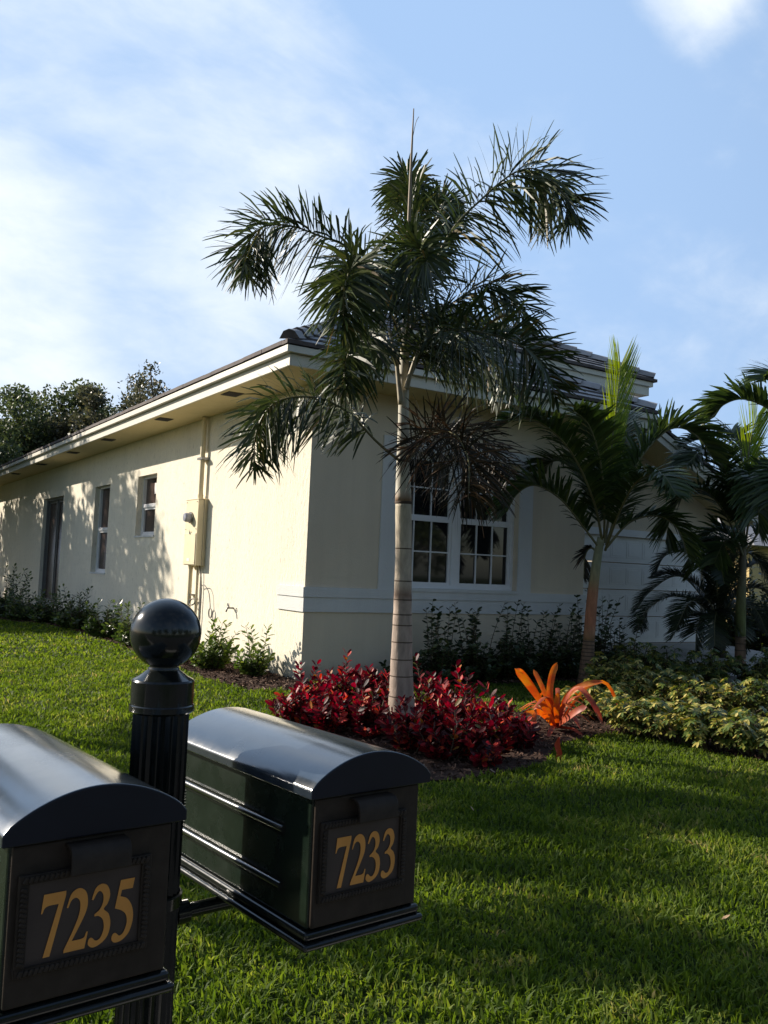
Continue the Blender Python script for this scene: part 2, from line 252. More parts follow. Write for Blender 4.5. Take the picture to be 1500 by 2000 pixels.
# ------------------------------------------------------------------ helpers
def tag(o, label=None, cat=None, group=None, kind=None):
    if label: o['label'] = label
    if cat: o['category'] = cat
    if group: o['group'] = group
    if kind: o['kind'] = kind
    return o
def thing(name, loc, label, cat, group=None):
    o = bpy.data.objects.new(name, None); col.objects.link(o); o.location = loc; o.empty_display_size = 0.2
    return tag(o, label, cat, group)
def V(*a): return Vector(a)
class MB:
    def __init__(s): s.v = []; s.f = []; s.m = []
    def quad(s, a, b, c, d, mi=0):
        i = len(s.v); s.v += [tuple(a), tuple(b), tuple(c), tuple(d)]; s.f.append((i, i+1, i+2, i+3)); s.m.append(mi)
    def poly(s, pts, mi=0):
        i = len(s.v); s.v += [tuple(p) for p in pts]; s.f.append(tuple(range(i, i+len(pts)))); s.m.append(mi)
    def box(s, lo, hi, mi=0, M=None, bev=0.0):
        x0, y0, z0 = lo; x1, y1, z1 = hi
        P = [V(x0, y0, z0), V(x1, y0, z0), V(x1, y1, z0), V(x0, y1, z0), V(x0, y0, z1), V(x1, y0, z1), V(x1, y1, z1), V(x0, y1, z1)]
        if M is not None: P = [M @ p for p in P]
        i = len(s.v); s.v += [tuple(p) for p in P]
        for f in ((0, 3, 2, 1), (4, 5, 6, 7), (0, 1, 5, 4), (1, 2, 6, 5), (2, 3, 7, 6), (3, 0, 4, 7)):
            s.f.append(tuple(i+k for k in f)); s.m.append(mi)
    def tube(s, pts, rad, n=8, mi=0, cap=True):
        pts = [Vector(p) for p in pts]
        if isinstance(rad, (int, float)): rad = [rad]*len(pts)
        ref = V(0, 0, 1) if abs((pts[-1]-pts[0]).normalized().z) < 0.9 else V(1, 0, 0)
        i0 = len(s.v); nrm = None
        for k, p in enumerate(pts):
            t = (pts[min(k+1, len(pts)-1)]-pts[max(k-1, 0)]).normalized()
            nrm = (ref if nrm is None else nrm); nrm = (nrm - t*nrm.dot(t)).normalized(); bn = t.cross(nrm)
            for j in range(n):
                a = 2*math.pi*j/n; s.v.append(tuple(p + (nrm*math.cos(a)+bn*math.sin(a))*rad[k]))
        for k in range(len(pts)-1):
            for j in range(n):
                a = i0+k*n+j; b = i0+k*n+(j+1) % n; s.f.append((a, b, b+n, a+n)); s.m.append(mi)
        if cap:
            s.f.append(tuple(i0+j for j in range(n))[::-1]); s.m.append(mi)
            e = i0+(len(pts)-1)*n; s.f.append(tuple(e+j for j in range(n))); s.m.append(mi)
    def lathe(s, prof, c, n=32, mi=0):
        i0 = len(s.v)
        for (r, z) in prof:
            for j in range(n):
                a = 2*math.pi*j/n; s.v.append((c[0]+r*math.cos(a), c[1]+r*math.sin(a), c[2]+z))
        for k in range(len(prof)-1):
            for j in range(n):
                a = i0+k*n+j; b = i0+k*n+(j+1) % n; s.f.append((a, b, b+n, a+n)); s.m.append(mi)
    def prism(s, prof, a, b, fn, mi=0, caps=True):
        """closed profile [(u,v)], extruded from a to b; fn(u,v,t)->point"""
        n = len(prof); i0 = len(s.v)
        for t in (a, b): s.v += [tuple(fn(u, v, t)) for u, v in prof]
        for j in range(n): s.f.append((i0+j, i0+(j+1) % n, i0+n+(j+1) % n, i0+n+j)); s.m.append(mi)
        if caps:
            s.f.append(tuple(i0+j for j in range(n))[::-1]); s.m.append(mi); s.f.append(tuple(i0+n+j for j in range(n))); s.m.append(mi)
    def blade(s, base, d, nrm, L, W, droop=0.2, prof=((0, .35), (.3, 1), (.7, .8), (1, .06)), mi=0, fold=0.0):
        """leaf strip: bends towards the ground by droop"""
        d = d.normalized(); side = d.cross(nrm)
        side = side.normalized() if side.length > 1e-4 else d.orthogonal().normalized()
        up = side.cross(d)
        i0 = len(s.v); k = 3 if fold else 2
        for (t, wd) in prof:
            p = base + d*(L*t) + V(0, 0, -1)*(droop*L*t*t); h = side*(W*0.5*wd)
            if fold: s.v += [tuple(p-h), tuple(p-up*(fold*W*wd)), tuple(p+h)]
            else: s.v += [tuple(p-h), tuple(p+h)]
        for q in range(len(prof)-1):
            for j in range(k-1):
                a = i0+q*k+j; s.f.append((a, a+1, a+1+k, a+k)); s.m.append(mi)
    def build(s, name, mats, parent=None, smooth=False, bevel=0.0, seg=2, autos=None):
        me = bpy.data.meshes.new(name); o = bpy.data.objects.new(name, me); col.objects.link(o)
        off = Vector((0, 0, 0)); p = parent
        while p is not None: off += p.location; p = p.parent
        vs_ = [(x-off.x, y-off.y, z-off.z) for x, y, z in s.v] if parent is not None else s.v
        me.from_pydata(vs_, [], s.f)
        if not isinstance(mats, (list, tuple)): mats = [mats]
        for m in mats: me.materials.append(m)
        if len(mats) > 1: me.polygons.foreach_set('material_index', s.m)
        if smooth: me.polygons.foreach_set('use_smooth', [True]*len(me.polygons))
        me.update()
        if parent is not None: o.parent = parent
        if autos: me.set_sharp_from_angle(angle=autos)
        if bevel:
            bm = bmesh.new(); bm.from_mesh(me); bmesh.ops.remove_doubles(bm, verts=bm.verts, dist=1e-5); bm.to_mesh(me); bm.free()
            b = o.modifiers.new('bevel', 'BEVEL'); b.width = bevel; b.segments = seg; b.limit_method = 'ANGLE'; b.angle_limit = R_(35); b.harden_normals = bool(smooth)
        return o
def own_origin(o):
    """top-level single mesh: put its origin at its base"""
    me = o.data; n = len(me.vertices); a = np.empty(n*3); me.vertices.foreach_get('co', a); a = a.reshape(-1, 3)
    c = np.array([(a[:, 0].min()+a[:, 0].max())/2, (a[:, 1].min()+a[:, 1].max())/2, a[:, 2].min()]); a -= c
    me.vertices.foreach_set('co', a.ravel()); o.location = c; me.update(); return o
def spline(P, n):
    P = [Vector(p) for p in P]; Q = [P[0]*2-P[1]]+P+[P[-1]*2-P[-2]]; o = []
    segs = len(P)-1
    for i in range(n+1):
        t = i/n*segs; k = min(int(t), segs-1); u = t-k; a, b, c, d = Q[k:k+4]
        o.append(0.5*((2*b)+(c-a)*u+(2*a-5*b+4*c-d)*u*u+(3*b-a-3*c+d)*u**3))
    return o

# ------------------------------------------------------------------ ground, beds, road
def sheet(name, pts, z, m, cuts=0):
    mb = MB(); mb.poly([(x, y, z) for x, y in pts]); o = mb.build(name, m); return tag(o, kind='structure')
sheet('lawn', [(-300, -11.3), (300, -11.3), (300, 300), (-300, 300)], 0.0, MT['lawn'])
mb = MB(); mb.box((-300, -11.62, -0.2), (300, -11.3, 0.012)); tag(mb.build('kerb', MT['concrete'], bevel=0.01), kind='structure')
sheet('road', [(-300, -20.5), (300, -20.5), (300, -11.62), (-300, -11.62)], -0.12, MT['asphalt'])
sheet('far_verge', [(-300, -300), (300, -300), (300, -20.5), (-300, -20.5)], -0.05, MT['lawn'])
BED_SIDE = [(0.0, 32), (-2.2, 32), (-2.25, 14.5), (-1.9, 12.6), (-1.15, 11.2), (-0.98, 7.2), (-1.12, 3.2), (-1.22, 0.6), (-1.15, -0.7), (-0.5, -0.85), (0.0, -0.4)]
def smooth_poly(P, n=120):
    Q = [V(x, y, 0) for x, y in P]; Q = Q+[Q[0]]
    return [(p.x, p.y) for p in spline(Q, n)][:-1]
BED_FRONT = smooth_poly([(-2.15, -3.7), (-2.45, -4.6), (-2.2, -5.6), (-1.75, -5.95), (-1.05, -5.92), (-0.4, -5.72), (0.25, -5.2), (1.0, -4.95), (1.5, -5.0), (1.62, -5.5), (1.6, -6.1), (1.95, -6.6), (4.2, -7.2), (8.5, -6.6), (9.3, -3.0), (9.0, -0.6), (5.0, -0.7), (3.6, -2.6), (2.2, -3.3), (0.6, -3.3), (-0.6, -2.9)], 160)
BED_WALL = [(0.9, 0.0), (0.75, -0.55), (1.6, -1.0), (4.0, -1.1), (6.2, -1.0), (6.4, 0.0)]
sheet('mulch_bed', BED_SIDE, 0.012, MT['mulch'])
sheet('mulch_bed', BED_FRONT, 0.016, MT['mulch'])
sheet('mulch_bed', BED_WALL, 0.008, MT['mulch'])
DRIVE = [(5.95, 0.43), (5.95, -0.5), (9.2, -9.0), (9.2, -11.3), (13.0, -11.3), (12.4, -5), (10.2, 0.43)]
mb = MB()
for k in range(10):   # driveway rises to the garage slab
    t0, t1 = k/10, (k+1)/10
    def dz(t): return 0.02+0.44*max(0, 1-t*1.7)**1.5
    mb.quad((5.95+3.25*t0, 0.43-11.7*t0, dz(t0)), (5.95+3.25*t1, 0.43-11.7*t1, dz(t1)), (10.2+2.8*t1, 0.43-11.7*t1, dz(t1)), (10.2+2.8*t0, 0.43-11.7*t0, dz(t0)))
    mb.quad((5.95+3.25*t0, 0.43-11.7*t0, dz(t0)), (5.95+3.25*t1, 0.43-11.7*t1, dz(t1)), (5.95+3.25*t1, 0.43-11.7*t1, -0.1), (5.95+3.25*t0, 0.43-11.7*t0, -0.1))
tag(mb.build('driveway', MT['concrete'], smooth=True, autos=R_(40)), kind='structure')

# ------------------------------------------------------------------ house
HW, HL, ZS = 10.3, 32.0, 4.54
OV = 0.823
house = thing('house', (0, 0, 0), 'cream stucco one storey house with grey tiled hip roof behind the lawn', 'house')
def wall_holes(mb, u0, u1, z0, z1, holes, fn, depth, mi=0):
    us = sorted({u0, u1, *[h[0] for h in holes], *[h[1] for h in holes]}); zs = sorted({z0, z1, *[h[2] for h in holes], *[h[3] for h in holes]})
    for a, b in zip(us, us[1:]):
        for c, d in zip(zs, zs[1:]):
            if any(h[0] <= a and b <= h[1] and h[2] <= c and d <= h[3] for h in holes): continue
            mb.quad(fn(a, c, 0), fn(b, c, 0), fn(b, d, 0), fn(a, d, 0), mi)
    for (a, b, c, d) in holes:
        mb.quad(fn(a, c, 0), fn(a, d, 0), fn(a, d, depth), fn(a, c, depth), mi); mb.quad(fn(b, c, 0), fn(b, d, 0), fn(b, d, depth), fn(b, c, depth), mi)
        mb.quad(fn(a, d, 0), fn(b, d, 0), fn(b, d, depth), fn(a, d, depth), mi); mb.quad(fn(a, c, 0), fn(b, c, 0), fn(b, c, depth), fn(a, c, depth), mi)
W3 = (7.273, 8.641, 2.278, 3.669); W2 = (10.993, 12.426, 1.346, 3.641); DR = (16.079, 18.856, 0.20, 3.598)
RD = 0.20
mb = MB()
wall_holes(mb, 0, HL, -0.2, 4.7, [W3, W2, DR], lambda u, z, d: V(d, u, z), RD, 0)
FW = (1.60, 4.20, 1.45, 3.70)
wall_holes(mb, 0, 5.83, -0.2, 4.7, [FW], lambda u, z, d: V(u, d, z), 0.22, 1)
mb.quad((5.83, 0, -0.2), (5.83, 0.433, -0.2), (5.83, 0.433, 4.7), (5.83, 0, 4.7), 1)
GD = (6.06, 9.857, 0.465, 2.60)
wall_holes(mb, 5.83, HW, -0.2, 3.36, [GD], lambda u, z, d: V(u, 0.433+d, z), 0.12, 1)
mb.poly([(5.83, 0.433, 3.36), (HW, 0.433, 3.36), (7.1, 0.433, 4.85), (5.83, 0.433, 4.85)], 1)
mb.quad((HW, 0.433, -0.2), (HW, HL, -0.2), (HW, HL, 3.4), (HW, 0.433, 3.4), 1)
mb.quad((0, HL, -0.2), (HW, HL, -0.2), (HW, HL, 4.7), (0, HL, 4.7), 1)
mb.box((3.1, 1.75, 4.3), (8.15, 7.4, 5.78), 1)
mb.build('wall', [MT['wall'], MT['wall_shaded']], house)
# band moulding round the base
bm_ = MB()
def band(z0, z1, p):
    e = 0.876
    bm_.box((-p, 0, z0), (0, e, z1)); bm_.box((-p, -p, z0), (5.83+p, 0, z1))
band(1.272, 1.423, 0.045); band(1.049, 1.268, 0.028)
bm_.build('band_moulding', MT['trim'], house)
tm = MB(); tp = 0.03
tm.box((1.29, -tp, 1.423), (FW[0], 0.0, 3.89)); tm.box((FW[1], -tp, 1.423), (4.50, 0.0, 3.89)); tm.box((FW[0], -tp, FW[3]), (FW[1], 0.0, 3.89)); tm.box((FW[0], -tp, 1.424), (FW[1], 0.0, FW[2]))
tm.build('window_surround', MT['trim'], house)
# soffit + vents
so_ = MB(); zs = ZS
so_.quad((-OV, -OV, zs), (0.0, -OV, zs), (0.0, HL, zs), (-OV, HL, zs)); so_.quad((0, -OV, zs), (6.55, -OV, zs), (6.55, 0.45, zs), (0, 0.45, zs))
so_.build('soffit', MT['soffit'], house)
for y in (1.75, 5.2, 9.2, 12.6, 16.6, 20.8, 25.0):
    v = MB(); v.box((-0.74, y-0.18, zs-0.012), (-0.47, y+0.18, zs-0.001))
    for q in range(9): v.box((-0.73, y-0.165+q*0.038, zs-0.018), (-0.48, y-0.15+q*0.038, zs-0.0125))
    v.build('soffit_vent', MT['vent'], house)
fa = MB()
# lower fascia board and a projecting upper one (with drip lip)
fa.box((-OV-0.03, -OV-0.03, ZS-0.01), (-OV, HL, 4.70)); fa.box((-OV, -OV-0.03, ZS-0.01), (6.58, -OV, 4.70))
fa.box((-OV-0.11, -OV-0.11, 4.703), (-OV, HL, 4.80)); fa.box((-OV, -OV-0.11, 4.703), (6.66, -OV, 4.80))
fa.build('fascia', MT['fascia'], house, bevel=0.006)
# tiled slopes
def slope(mb, A, B, up, run, pitch, hipA, hipB, expo=0.30, tw=0.33, rng=random.Random(3), butt=0.032):
    """A->B eave edge at the tile top, 'up' the horizontal unit vector into the roof"""
    A, B, up = Vector(A), Vector(B), Vector(up); e = (B-A).normalized(); L = (B-A).length
    n = int(run/expo)
    for i in range(n+1):
        s0, s1 = i*expo, min((i+1)*expo, run)
        if s1-s0 < 0.02: continue
        a0, b0 = (s0 if hipA else 0), L-(s0 if hipB else 0); a1, b1 = (s1 if hipA else 0), L-(s1 if hipB else 0)
        if b0-a0 < 0.05: break
        offs = (i % 2)*tw*0.5; x = a0
        xs = [a0]; k = math.ceil((a0-offs)/tw+1e-6)
        while offs+k*tw < b0-1e-4: xs.append(offs+k*tw); k += 1
        xs.append(b0)
        for xa, xb in zip(xs, xs[1:]):
            j = rng.uniform(-0.004, 0.004); j2 = rng.uniform(0, 0.006)
            ta, tb = max(xa, a1), min(xb, b1)
            if tb < ta: ta = tb = min(max((xa+xb)/2, a1), b1)
            z0 = pitch*s0; z1 = pitch*s1; U = V(0, 0, 1)
            p0 = A+e*xa+up*(s0-j2)+U*(z0+butt+j); p1 = A+e*xb+up*(s0-j2)+U*(z0+butt+j); p2 = A+e*tb+up*s1+U*(z1+0.002); p3 = A+e*ta+up*s1+U*(z1+0.002)
            mb.quad(p0, p1, p2, p3, 0)
            mb.quad(p0-U*(butt+0.028), p1-U*(butt+0.028), p1, p0, 1)
def hipcaps(mb, P, Q, side, step=0.36):
    P, Q = Vector(P), Vector(Q); d = (Q-P); n = int(d.length/step); t = d.normalized(); sd_ = Vector(side).normalized(); up = sd_.cross(t)
    if up.z < 0: up = -up
    for i in range(n+1):
        a = P+t*(i*step); b = a+t*(step*1.12); wl, wh = 0.15, 0.125
        prof = [(-1, -0.05), (-0.55, 0.055), (0, 0.085), (0.55, 0.055), (1, -0.05)]
        lo = [a+sd_*(u*wl)+up*(v+0.035) for u, v in prof]; hi = [b+sd_*(u*wh)+up*(v) for u, v in prof]
        for k in range(4): mb.quad(lo[k], lo[k+1], hi[k+1], hi[k], 2)
        mb.poly(lo[::-1], 1)
EX = 0.95
def hip_roof(x0, x1, y0, y1, z, pitch, name):
    mb = MB(); run = (x1-x0)/2; z = z
    slope(mb, (x0, y0, z), (x1, y0, z), (0, 1, 0), run, pitch, True, True)
    slope(mb, (x0, y1, z), (x0, y0, z), (1, 0, 0), run, pitch, True, True)
    slope(mb, (x1, y0, z), (x1, y1, z), (-1, 0, 0), run, pitch, True, True)
    slope(mb, (x1, y1, z), (x0, y1, z), (0, -1, 0), run, pitch, True, True)
    zt = z+pitch*run; xm = (x0+x1)/2
    for (cx, cy, dx, dy) in ((x0, y0, 1, 1), (x1, y0, -1, 1), (x0, y1, 1, -1), (x1, y1, -1, -1)):
        hipcaps(mb, (cx+0.05*dx, cy+0.05*dy, z+0.06), (cx+run*dx, cy+run*dy, zt+0.04), (-dy, dx, 0) if dx*dy > 0 else (dy, -dx, 0))
    hipcaps(mb, (xm, y0+run, zt+0.03), (xm, y1-run, zt+0.03), (1, 0, 0))
    # underside
    mb.quad((x0+.02, y0+.02, z-.02), (x1-.02, y0+.02, z-.02), (x1-.02, y1-.02, z-.02), (x0+.02, y1-.02, z-.02), 1)
    mb.build(name, [MT['tile'], MT['tilebutt'], MT['tile']], house)
hip_roof(-EX, 6.70, -EX, HL+0.9, 4.845, 0.5, 'roof')
hip_roof(2.4, 8.92, 1.0, 8.2, 6.09, 0.5, 'roof')
f2 = MB(); f2.box((2.5, 1.12, 5.76), (8.80, 1.16, 5.95)); f2.box((2.45, 1.06, 5.953), (8.86, 1.16, 6.05)); f2.box((8.76, 1.161, 5.76), (8.80, 8.1, 5.95)); f2.box((8.76, 1.161, 5.953), (8.86, 8.1, 6.05))
f2.box((2.5, 1.161, 5.762), (8.758, 1.80, 5.79)); f2.build('upper_fascia', MT['fascia'], house)
# garage gable
gr = MB(); gp0 = (7.1, -0.38, 4.90); pit = 0.45
def slope_y(mb, sx):
    rng = random.Random(9)
    for i in range(12):
        s0, s1 = i*0.3, (i+1)*0.3
        for k in range(22):
            y0, y1 = -0.42+k*0.33, -0.42+(k+1)*0.33; j = rng.uniform(-.004, .004); zt0 = 4.92-pit*(3.6-s0); zt1 = 4.92-pit*(3.6-s1); xa = 7.1+sx*(3.6-s0); xb = 7.1+sx*(3.6-s1)
            mb.quad((xa, y0, zt0+.035+j), (xa, y1, zt0+.035+j), (xb, y1, zt1+.003), (xb, y0, zt1+.003), 0)
            mb.quad((xa, y0, zt0-.03), (xa, y1, zt0-.03), (xa, y1, zt0+.035+j), (xa, y0, zt0+.035+j), 1)
        xa, xb = 7.1+sx*(3.6-s0), 7.1+sx*(3.6-s1); za, zb = 4.92-pit*(3.6-s0), 4.92-pit*(3.6-s1)
        mb.quad((xa, -0.42, za-.05), (xb, -0.42, zb-.05), (xb, -0.42, zb+.003), (xa, -0.42, za+.035), 1)
slope_y(gr, 1)
hipcaps(gr, (7.1, -0.43, 4.95), (7.1, 6.5, 4.95), (1, 0, 0))
gr.build('roof', [MT['tile'], MT['tilebutt'], MT['tile']], house)
rk = MB()
for (z0, z1, y) in ((-0.20, -0.085, -0.40), (-0.33, -0.203, -0.36)):
    rk.prism([(7.1, 4.92+z0), (10.7, 4.92-pit*3.6+z0), (10.7, 4.92-pit*3.6+z1), (7.1, 4.92+z1)], y, y+0.035, lambda u, v, t: V(u, t, v))
rk.build('rake_board', MT['fascia'], house)
rs = MB(); rs.quad((7.1, -0.325, 4.92-0.30), (10.7, -0.325, 4.92-pit*3.6-0.30), (10.7, 0.43, 4.92-pit*3.6-0.30), (7.1, 0.43, 4.92-0.30)); rs.build('rake_soffit', MT['soffit'], house)
# side windows and sliding door (in the x = 0 wall, looking towards -x)
def rect_frame(mb, a, b, c, d, fn, t, o0, o1):
    for (p, q, r, s) in ((a, b, c, c+t), (a, b, d-t, d), (a, a+t, c+t, d-t), (b-t, b, c+t, d-t)):
        lo, hi = fn(p, r, o0), fn(q, s, o1)
        mb.box([min(x, y) for x, y in zip(lo, hi)], [max(x, y) for x, y in zip(lo, hi)])
def bar(mb, p, q, r, s, fn, o0, o1):
    lo, hi = fn(p, r, o0), fn(q, s, o1); mb.box([min(x, y) for x, y in zip(lo, hi)], [max(x, y) for x, y in zip(lo, hi)])
fx = lambda u, z, d: V(d, u, z); fy = lambda u, z, d: V(u, d, z)
def side_window(h, sticker):
    a, b, c, d = h; win = MB(); zm = (c+d)/2
    rect_frame(win, a, b, c, d, fx, 0.05, 0.13, 0.24); bar(win, a+.05, b-.05, zm-.03, zm+.05, fx, 0.12, 0.23)
    rect_frame(win, a+.05, b-.05, c+.05, zm-.03, fx, 0.05, 0.15, 0.22)
    w_ = win.build('window', MT['white'], house, bevel=0.004)
    for (c1, d1, xx) in ((c+.10, zm-.03, 0.19), (zm+.05, d-.05, 0.20)):
        g = MB(); g.box((xx, a+.05, c1), (xx+.012, b-.05, d1)); g.build('pane', MT['glass_side'], w_)
    s = MB(); s.box((-0.02, a-0.02, c-0.035), (0.13, b+0.02, c+.004)); s.build('sill', MT['trim'], w_)
    if sticker:
        s = MB(); s.box((0.186, a+0.42, d-0.42), (0.1985, a+0.70, d-0.17)); st = s.build('sticker', MT['paper'], w_)
side_window(W3, True); side_window(W2, False)
a, b, c, d = DR; sl = MB(); rect_frame(sl, a, b, c, d, fx, 0.07, 0.10, 0.26); bar(sl, (a+b)/2-.045, (a+b)/2+.045, c+.07, d-.07, fx, 0.13, 0.22)
rect_frame(sl, a+.07, (a+b)/2-.045, c+.07, d-.07, fx, 0.08, 0.16, 0.22); rect_frame(sl, (a+b)/2+.045, b-.07, c+.07, d-.07, fx, 0.08, 0.18, 0.24)
sdo = sl.build('sliding_door', MT['bronze'], house)
for p, q, xx in ((a+.15, (a+b)/2-.125, .19), ((a+b)/2+.125, b-.15, .20)):
    g = MB(); g.box((xx, p, c+.15), (xx+.012, q, d-.15)); g.build('pane', MT['glass_side'], sdo)
s = MB(); s.box((0.178, a+.5, c+.75), (0.1885, a+.75, c+1.05)); s.build('sticker', plain('yellow_notice', (0.5, 0.45, 0.2), 0.6), sdo)
# front double window
a, b, c, d = FW; win = MB(); Y0, Y1 = 0.12, 0.24
rect_frame(win, a, b, c, d, fy, 0.055, Y0, Y1); bar(win, 2.83, 2.99, c+.055, d-.055, fy, Y0, Y1)
fwin = win.build('window', MT['white'], house, bevel=0.004)
for (p, q) in ((a+.055, 2.83), (2.99, b-.055)):
    zm = 2.60
    for (c1, d1, yo, nm) in ((c+.055, zm+.02, 0.155, 'sash'), (zm+.022, d-.055, 0.185, 'sash')):
        s = MB(); rect_frame(s, p, q, c1, d1, fy, 0.05, yo, yo+.04)
        wdt = (q-p-.10); hgt = d1-c1-.10
        for k in (1, 2): bar(s, p+.05+wdt*k/3-.011, p+.05+wdt*k/3+.011, c1+.05, d1-.05, fy, yo+.004, yo+.03)
        zz = c1+.05+hgt/2
        for k in range(3): bar(s, p+.05+wdt*k/3+(.011 if k else 0), p+.05+wdt*(k+1)/3-(.011 if k < 2 else 0), zz-.011, zz+.011, fy, yo+.004, yo+.03)
        so2 = s.build(nm, MT['white'], fwin)
        g = MB(); g.box((p+.05, yo+.031, c1+.05), (q-.05, yo+.036, d1-.05)); g.build('pane', MT['glass'], fwin)
sl = MB(); sl.box((a-.0, -0.062, 1.402), (b+.0, 0.12, c+.003)); sl.build('sill', MT['trim'], fwin)
# garage door: four sections of raised panels
gd = MB(); a, b, c, d = GD; yb = 0.50
for i in range(4):
    z0, z1 = c+.012+i*(d-c)/4, c+(i+1)*(d-c)/4-.004
    gd.box((a, yb, z0), (b, yb+.05, z1))
    for k in range(8):
        u0, u1 = a+.06+k*(b-a-.06)/8, a+(k+1)*(b-a-.06)/8
        gd.box((u0, yb-.008, z0+.09), (u1, yb-.0005, z1-.09)); gd.box((u0+.05, yb-.014, z0+.13), (u1-.05, yb-.0085, z1-.13))
gdo = gd.build('garage_door', MT['garage'], house, bevel=0.004)
s = MB(); s.box((a, yb-.003, c-.012), (b, yb+.048, c+.011)); s.build('bottom_seal', MT['vent'], gdo)
gh = MB(); gh.box((a-.12, 0.40, d), (b+.12, 0.432, d+.14)); gh.box((a-.12, 0.40, c), (a, 0.432, d-.003)); gh.box((b, 0.40, c), (b+.12, 0.432, d-.003)); gh.build('garage_trim', MT['white'], house)

# ------------------------------------------------------------------ meter, tap, cables on the sunlit wall
mt = thing('electric_meter', (0, 4.4, 1.66), 'cream painted electric meter cabinet with round glass meter and conduits on sunlit wall', 'meter')
m = MB(); m.box((-0.19, 4.13, 1.665), (-0.001, 4.78, 2.93)); m.box((-0.20, 4.11, 2.925), (-0.001, 4.80, 2.945)); m.box((-0.075, 4.105, 1.66), (-0.06, 4.128, 2.93)); m.build('cabinet', MT['meter'], mt, bevel=0.006)
m = MB(); m.box((-0.205, 4.16, 1.68), (-0.192, 4.75, 2.28)); m.build('cover', MT['meter'], mt, bevel=0.005)
m = MB()
for k in range(2): pass
ring = [(-0.19, .11), (-0.225, .11), (-0.225, .095), (-0.30, .09), (-0.335, .075), (-0.345, .03), (-0.345, 0.001)]
for q in range(len(ring)-1):
    (x0, r0), (x1, r1) = ring[q], ring[q+1]
    for j in range(24):
        t0, t1 = 2*math.pi*j/24, 2*math.pi*(j+1)/24
        m.quad((x0, 4.47+r0*math.cos(t0), 2.58+r0*math.sin(t0)), (x0, 4.47+r0*math.cos(t1), 2.58+r0*math.sin(t1)), (x1, 4.47+r1*math.cos(t1), 2.58+r1*math.sin(t1)), (x1, 4.47+r1*math.cos(t0), 2.58+r1*math.sin(t0)), 0 if q < 2 else 1)
m.build('meter_dial', [MT['steel'], MT['meterglass']], mt, smooth=True, autos=R_(40))
m = MB(); m.tube([(-0.09, 4.32, 2.93), (-0.09, 4.32, 4.53)], 0.048, 14); m.tube([(-0.09, 4.32, 2.94), (-0.09, 4.32, 3.03)], 0.058, 14); m.build('conduit', MT['meter'], mt, smooth=True, autos=R_(40))
m = MB(); m.box((-0.2085, 4.42, 1.74), (-0.2055, 4.56, 1.80)); m.build('label_plate', MT['paper'], mt)
m = MB(); m.box((-0.222, 4.44, 2.262), (-0.2055, 4.47, 2.31)); m.tube([(-0.215, 4.455, 2.30), (-0.228, 4.455, 2.32), (-0.215, 4.455, 2.345)], .004, 6); m.build('hasp', MT['steel'], mt)
for yy in (4.18, 4.73):
    for zz in (1.72, 2.24, 2.36, 2.88): m = MB(); m.tube([(-0.189, yy, zz), (-0.2075, yy, zz)], .007, 8); m.build('bolt', MT['steel'], mt)
m = MB(); m.box((-0.15, 4.19, 3.70), (-0.001, 4.45, 3.745)); m.build('bracket', MT['steel'], mt)
m = MB(); m.tube([(-0.10, 4.60, 1.67), (-0.10, 4.60, 0.1)], 0.042, 12); m.tube([(-0.10, 4.60, 1.67), (-0.10, 4.60, 1.60)], 0.052, 12); m.build('conduit', MT['meter'], mt, smooth=True, autos=R_(40))
m = MB(); m.tube([(-0.06, 4.38, 1.67), (-0.05, 4.36, 1.3), (-0.05, 4.34, 0.1)], 0.024, 8); m.build('conduit', MT['meter'], mt, smooth=True)
m = MB(); m.tube([(-0.06, 4.25, 1.67), (-0.04, 4.18, 1.45), (-0.03, 4.15, 1.2), (-0.03, 4.15, 0.4)], 0.012, 8); m.build('cable', MT['cable'], mt, smooth=True)
m = MB(); m.box((-0.11, 4.50, 1.08), (-0.001, 4.70, 1.11)); m.build('bracket', MT['steel'], mt)
m = MB()
P = [(-0.04, 4.15, 1.25), (-0.07, 4.0, 1.30), (-0.08, 3.86, 1.30), (-0.06, 3.70, 1.18), (-0.05, 3.62, 0.95)]
for k in range(14): P.append((-0.05, 3.62+0.07*math.sin(k*0.9)-0.01*k*.4, 0.80+0.09*math.cos(k*0.9)))
m.tube(spline(P, 90), 0.008, 6)
P = [(-0.05, 4.36, 1.02)]+[(-0.09-.02*math.sin(k), 4.45+.10*math.sin(k*1.1), 0.96+0.06*math.cos(k*1.1)) for k in range(16)]
m.tube(spline(P, 90), 0.010, 6)
tag(own_origin(m.build('cable', MT['cable'], smooth=True)), 'loose grey cable coiling down the sunlit wall below the meter cabinet', 'cable')
tp_ = thing('garden_tap', (0, 2.65, 0.93), 'small grey garden tap sticking out of sunlit cream wall', 'tap')
m = MB(); m.tube([(0, 2.65, 0.95), (-0.09, 2.65, 0.95), (-0.12, 2.65, 0.94), (-0.135, 2.65, 0.88)], [0.016, 0.016, 0.018, 0.014], 10); m.build('spout', MT['steel'], tp_, smooth=True)
m = MB(); m.tube([(-0.075, 2.65, 0.96), (-0.105, 2.65, 1.0)], 0.008, 8); m.tube([(-0.105, 2.65+.035*math.cos(k*math.pi/6), 1.0+.035*math.sin(k*math.pi/6)) for k in range(13)], 0.008, 6); m.build('handle', MT['steel'], tp_, smooth=True)

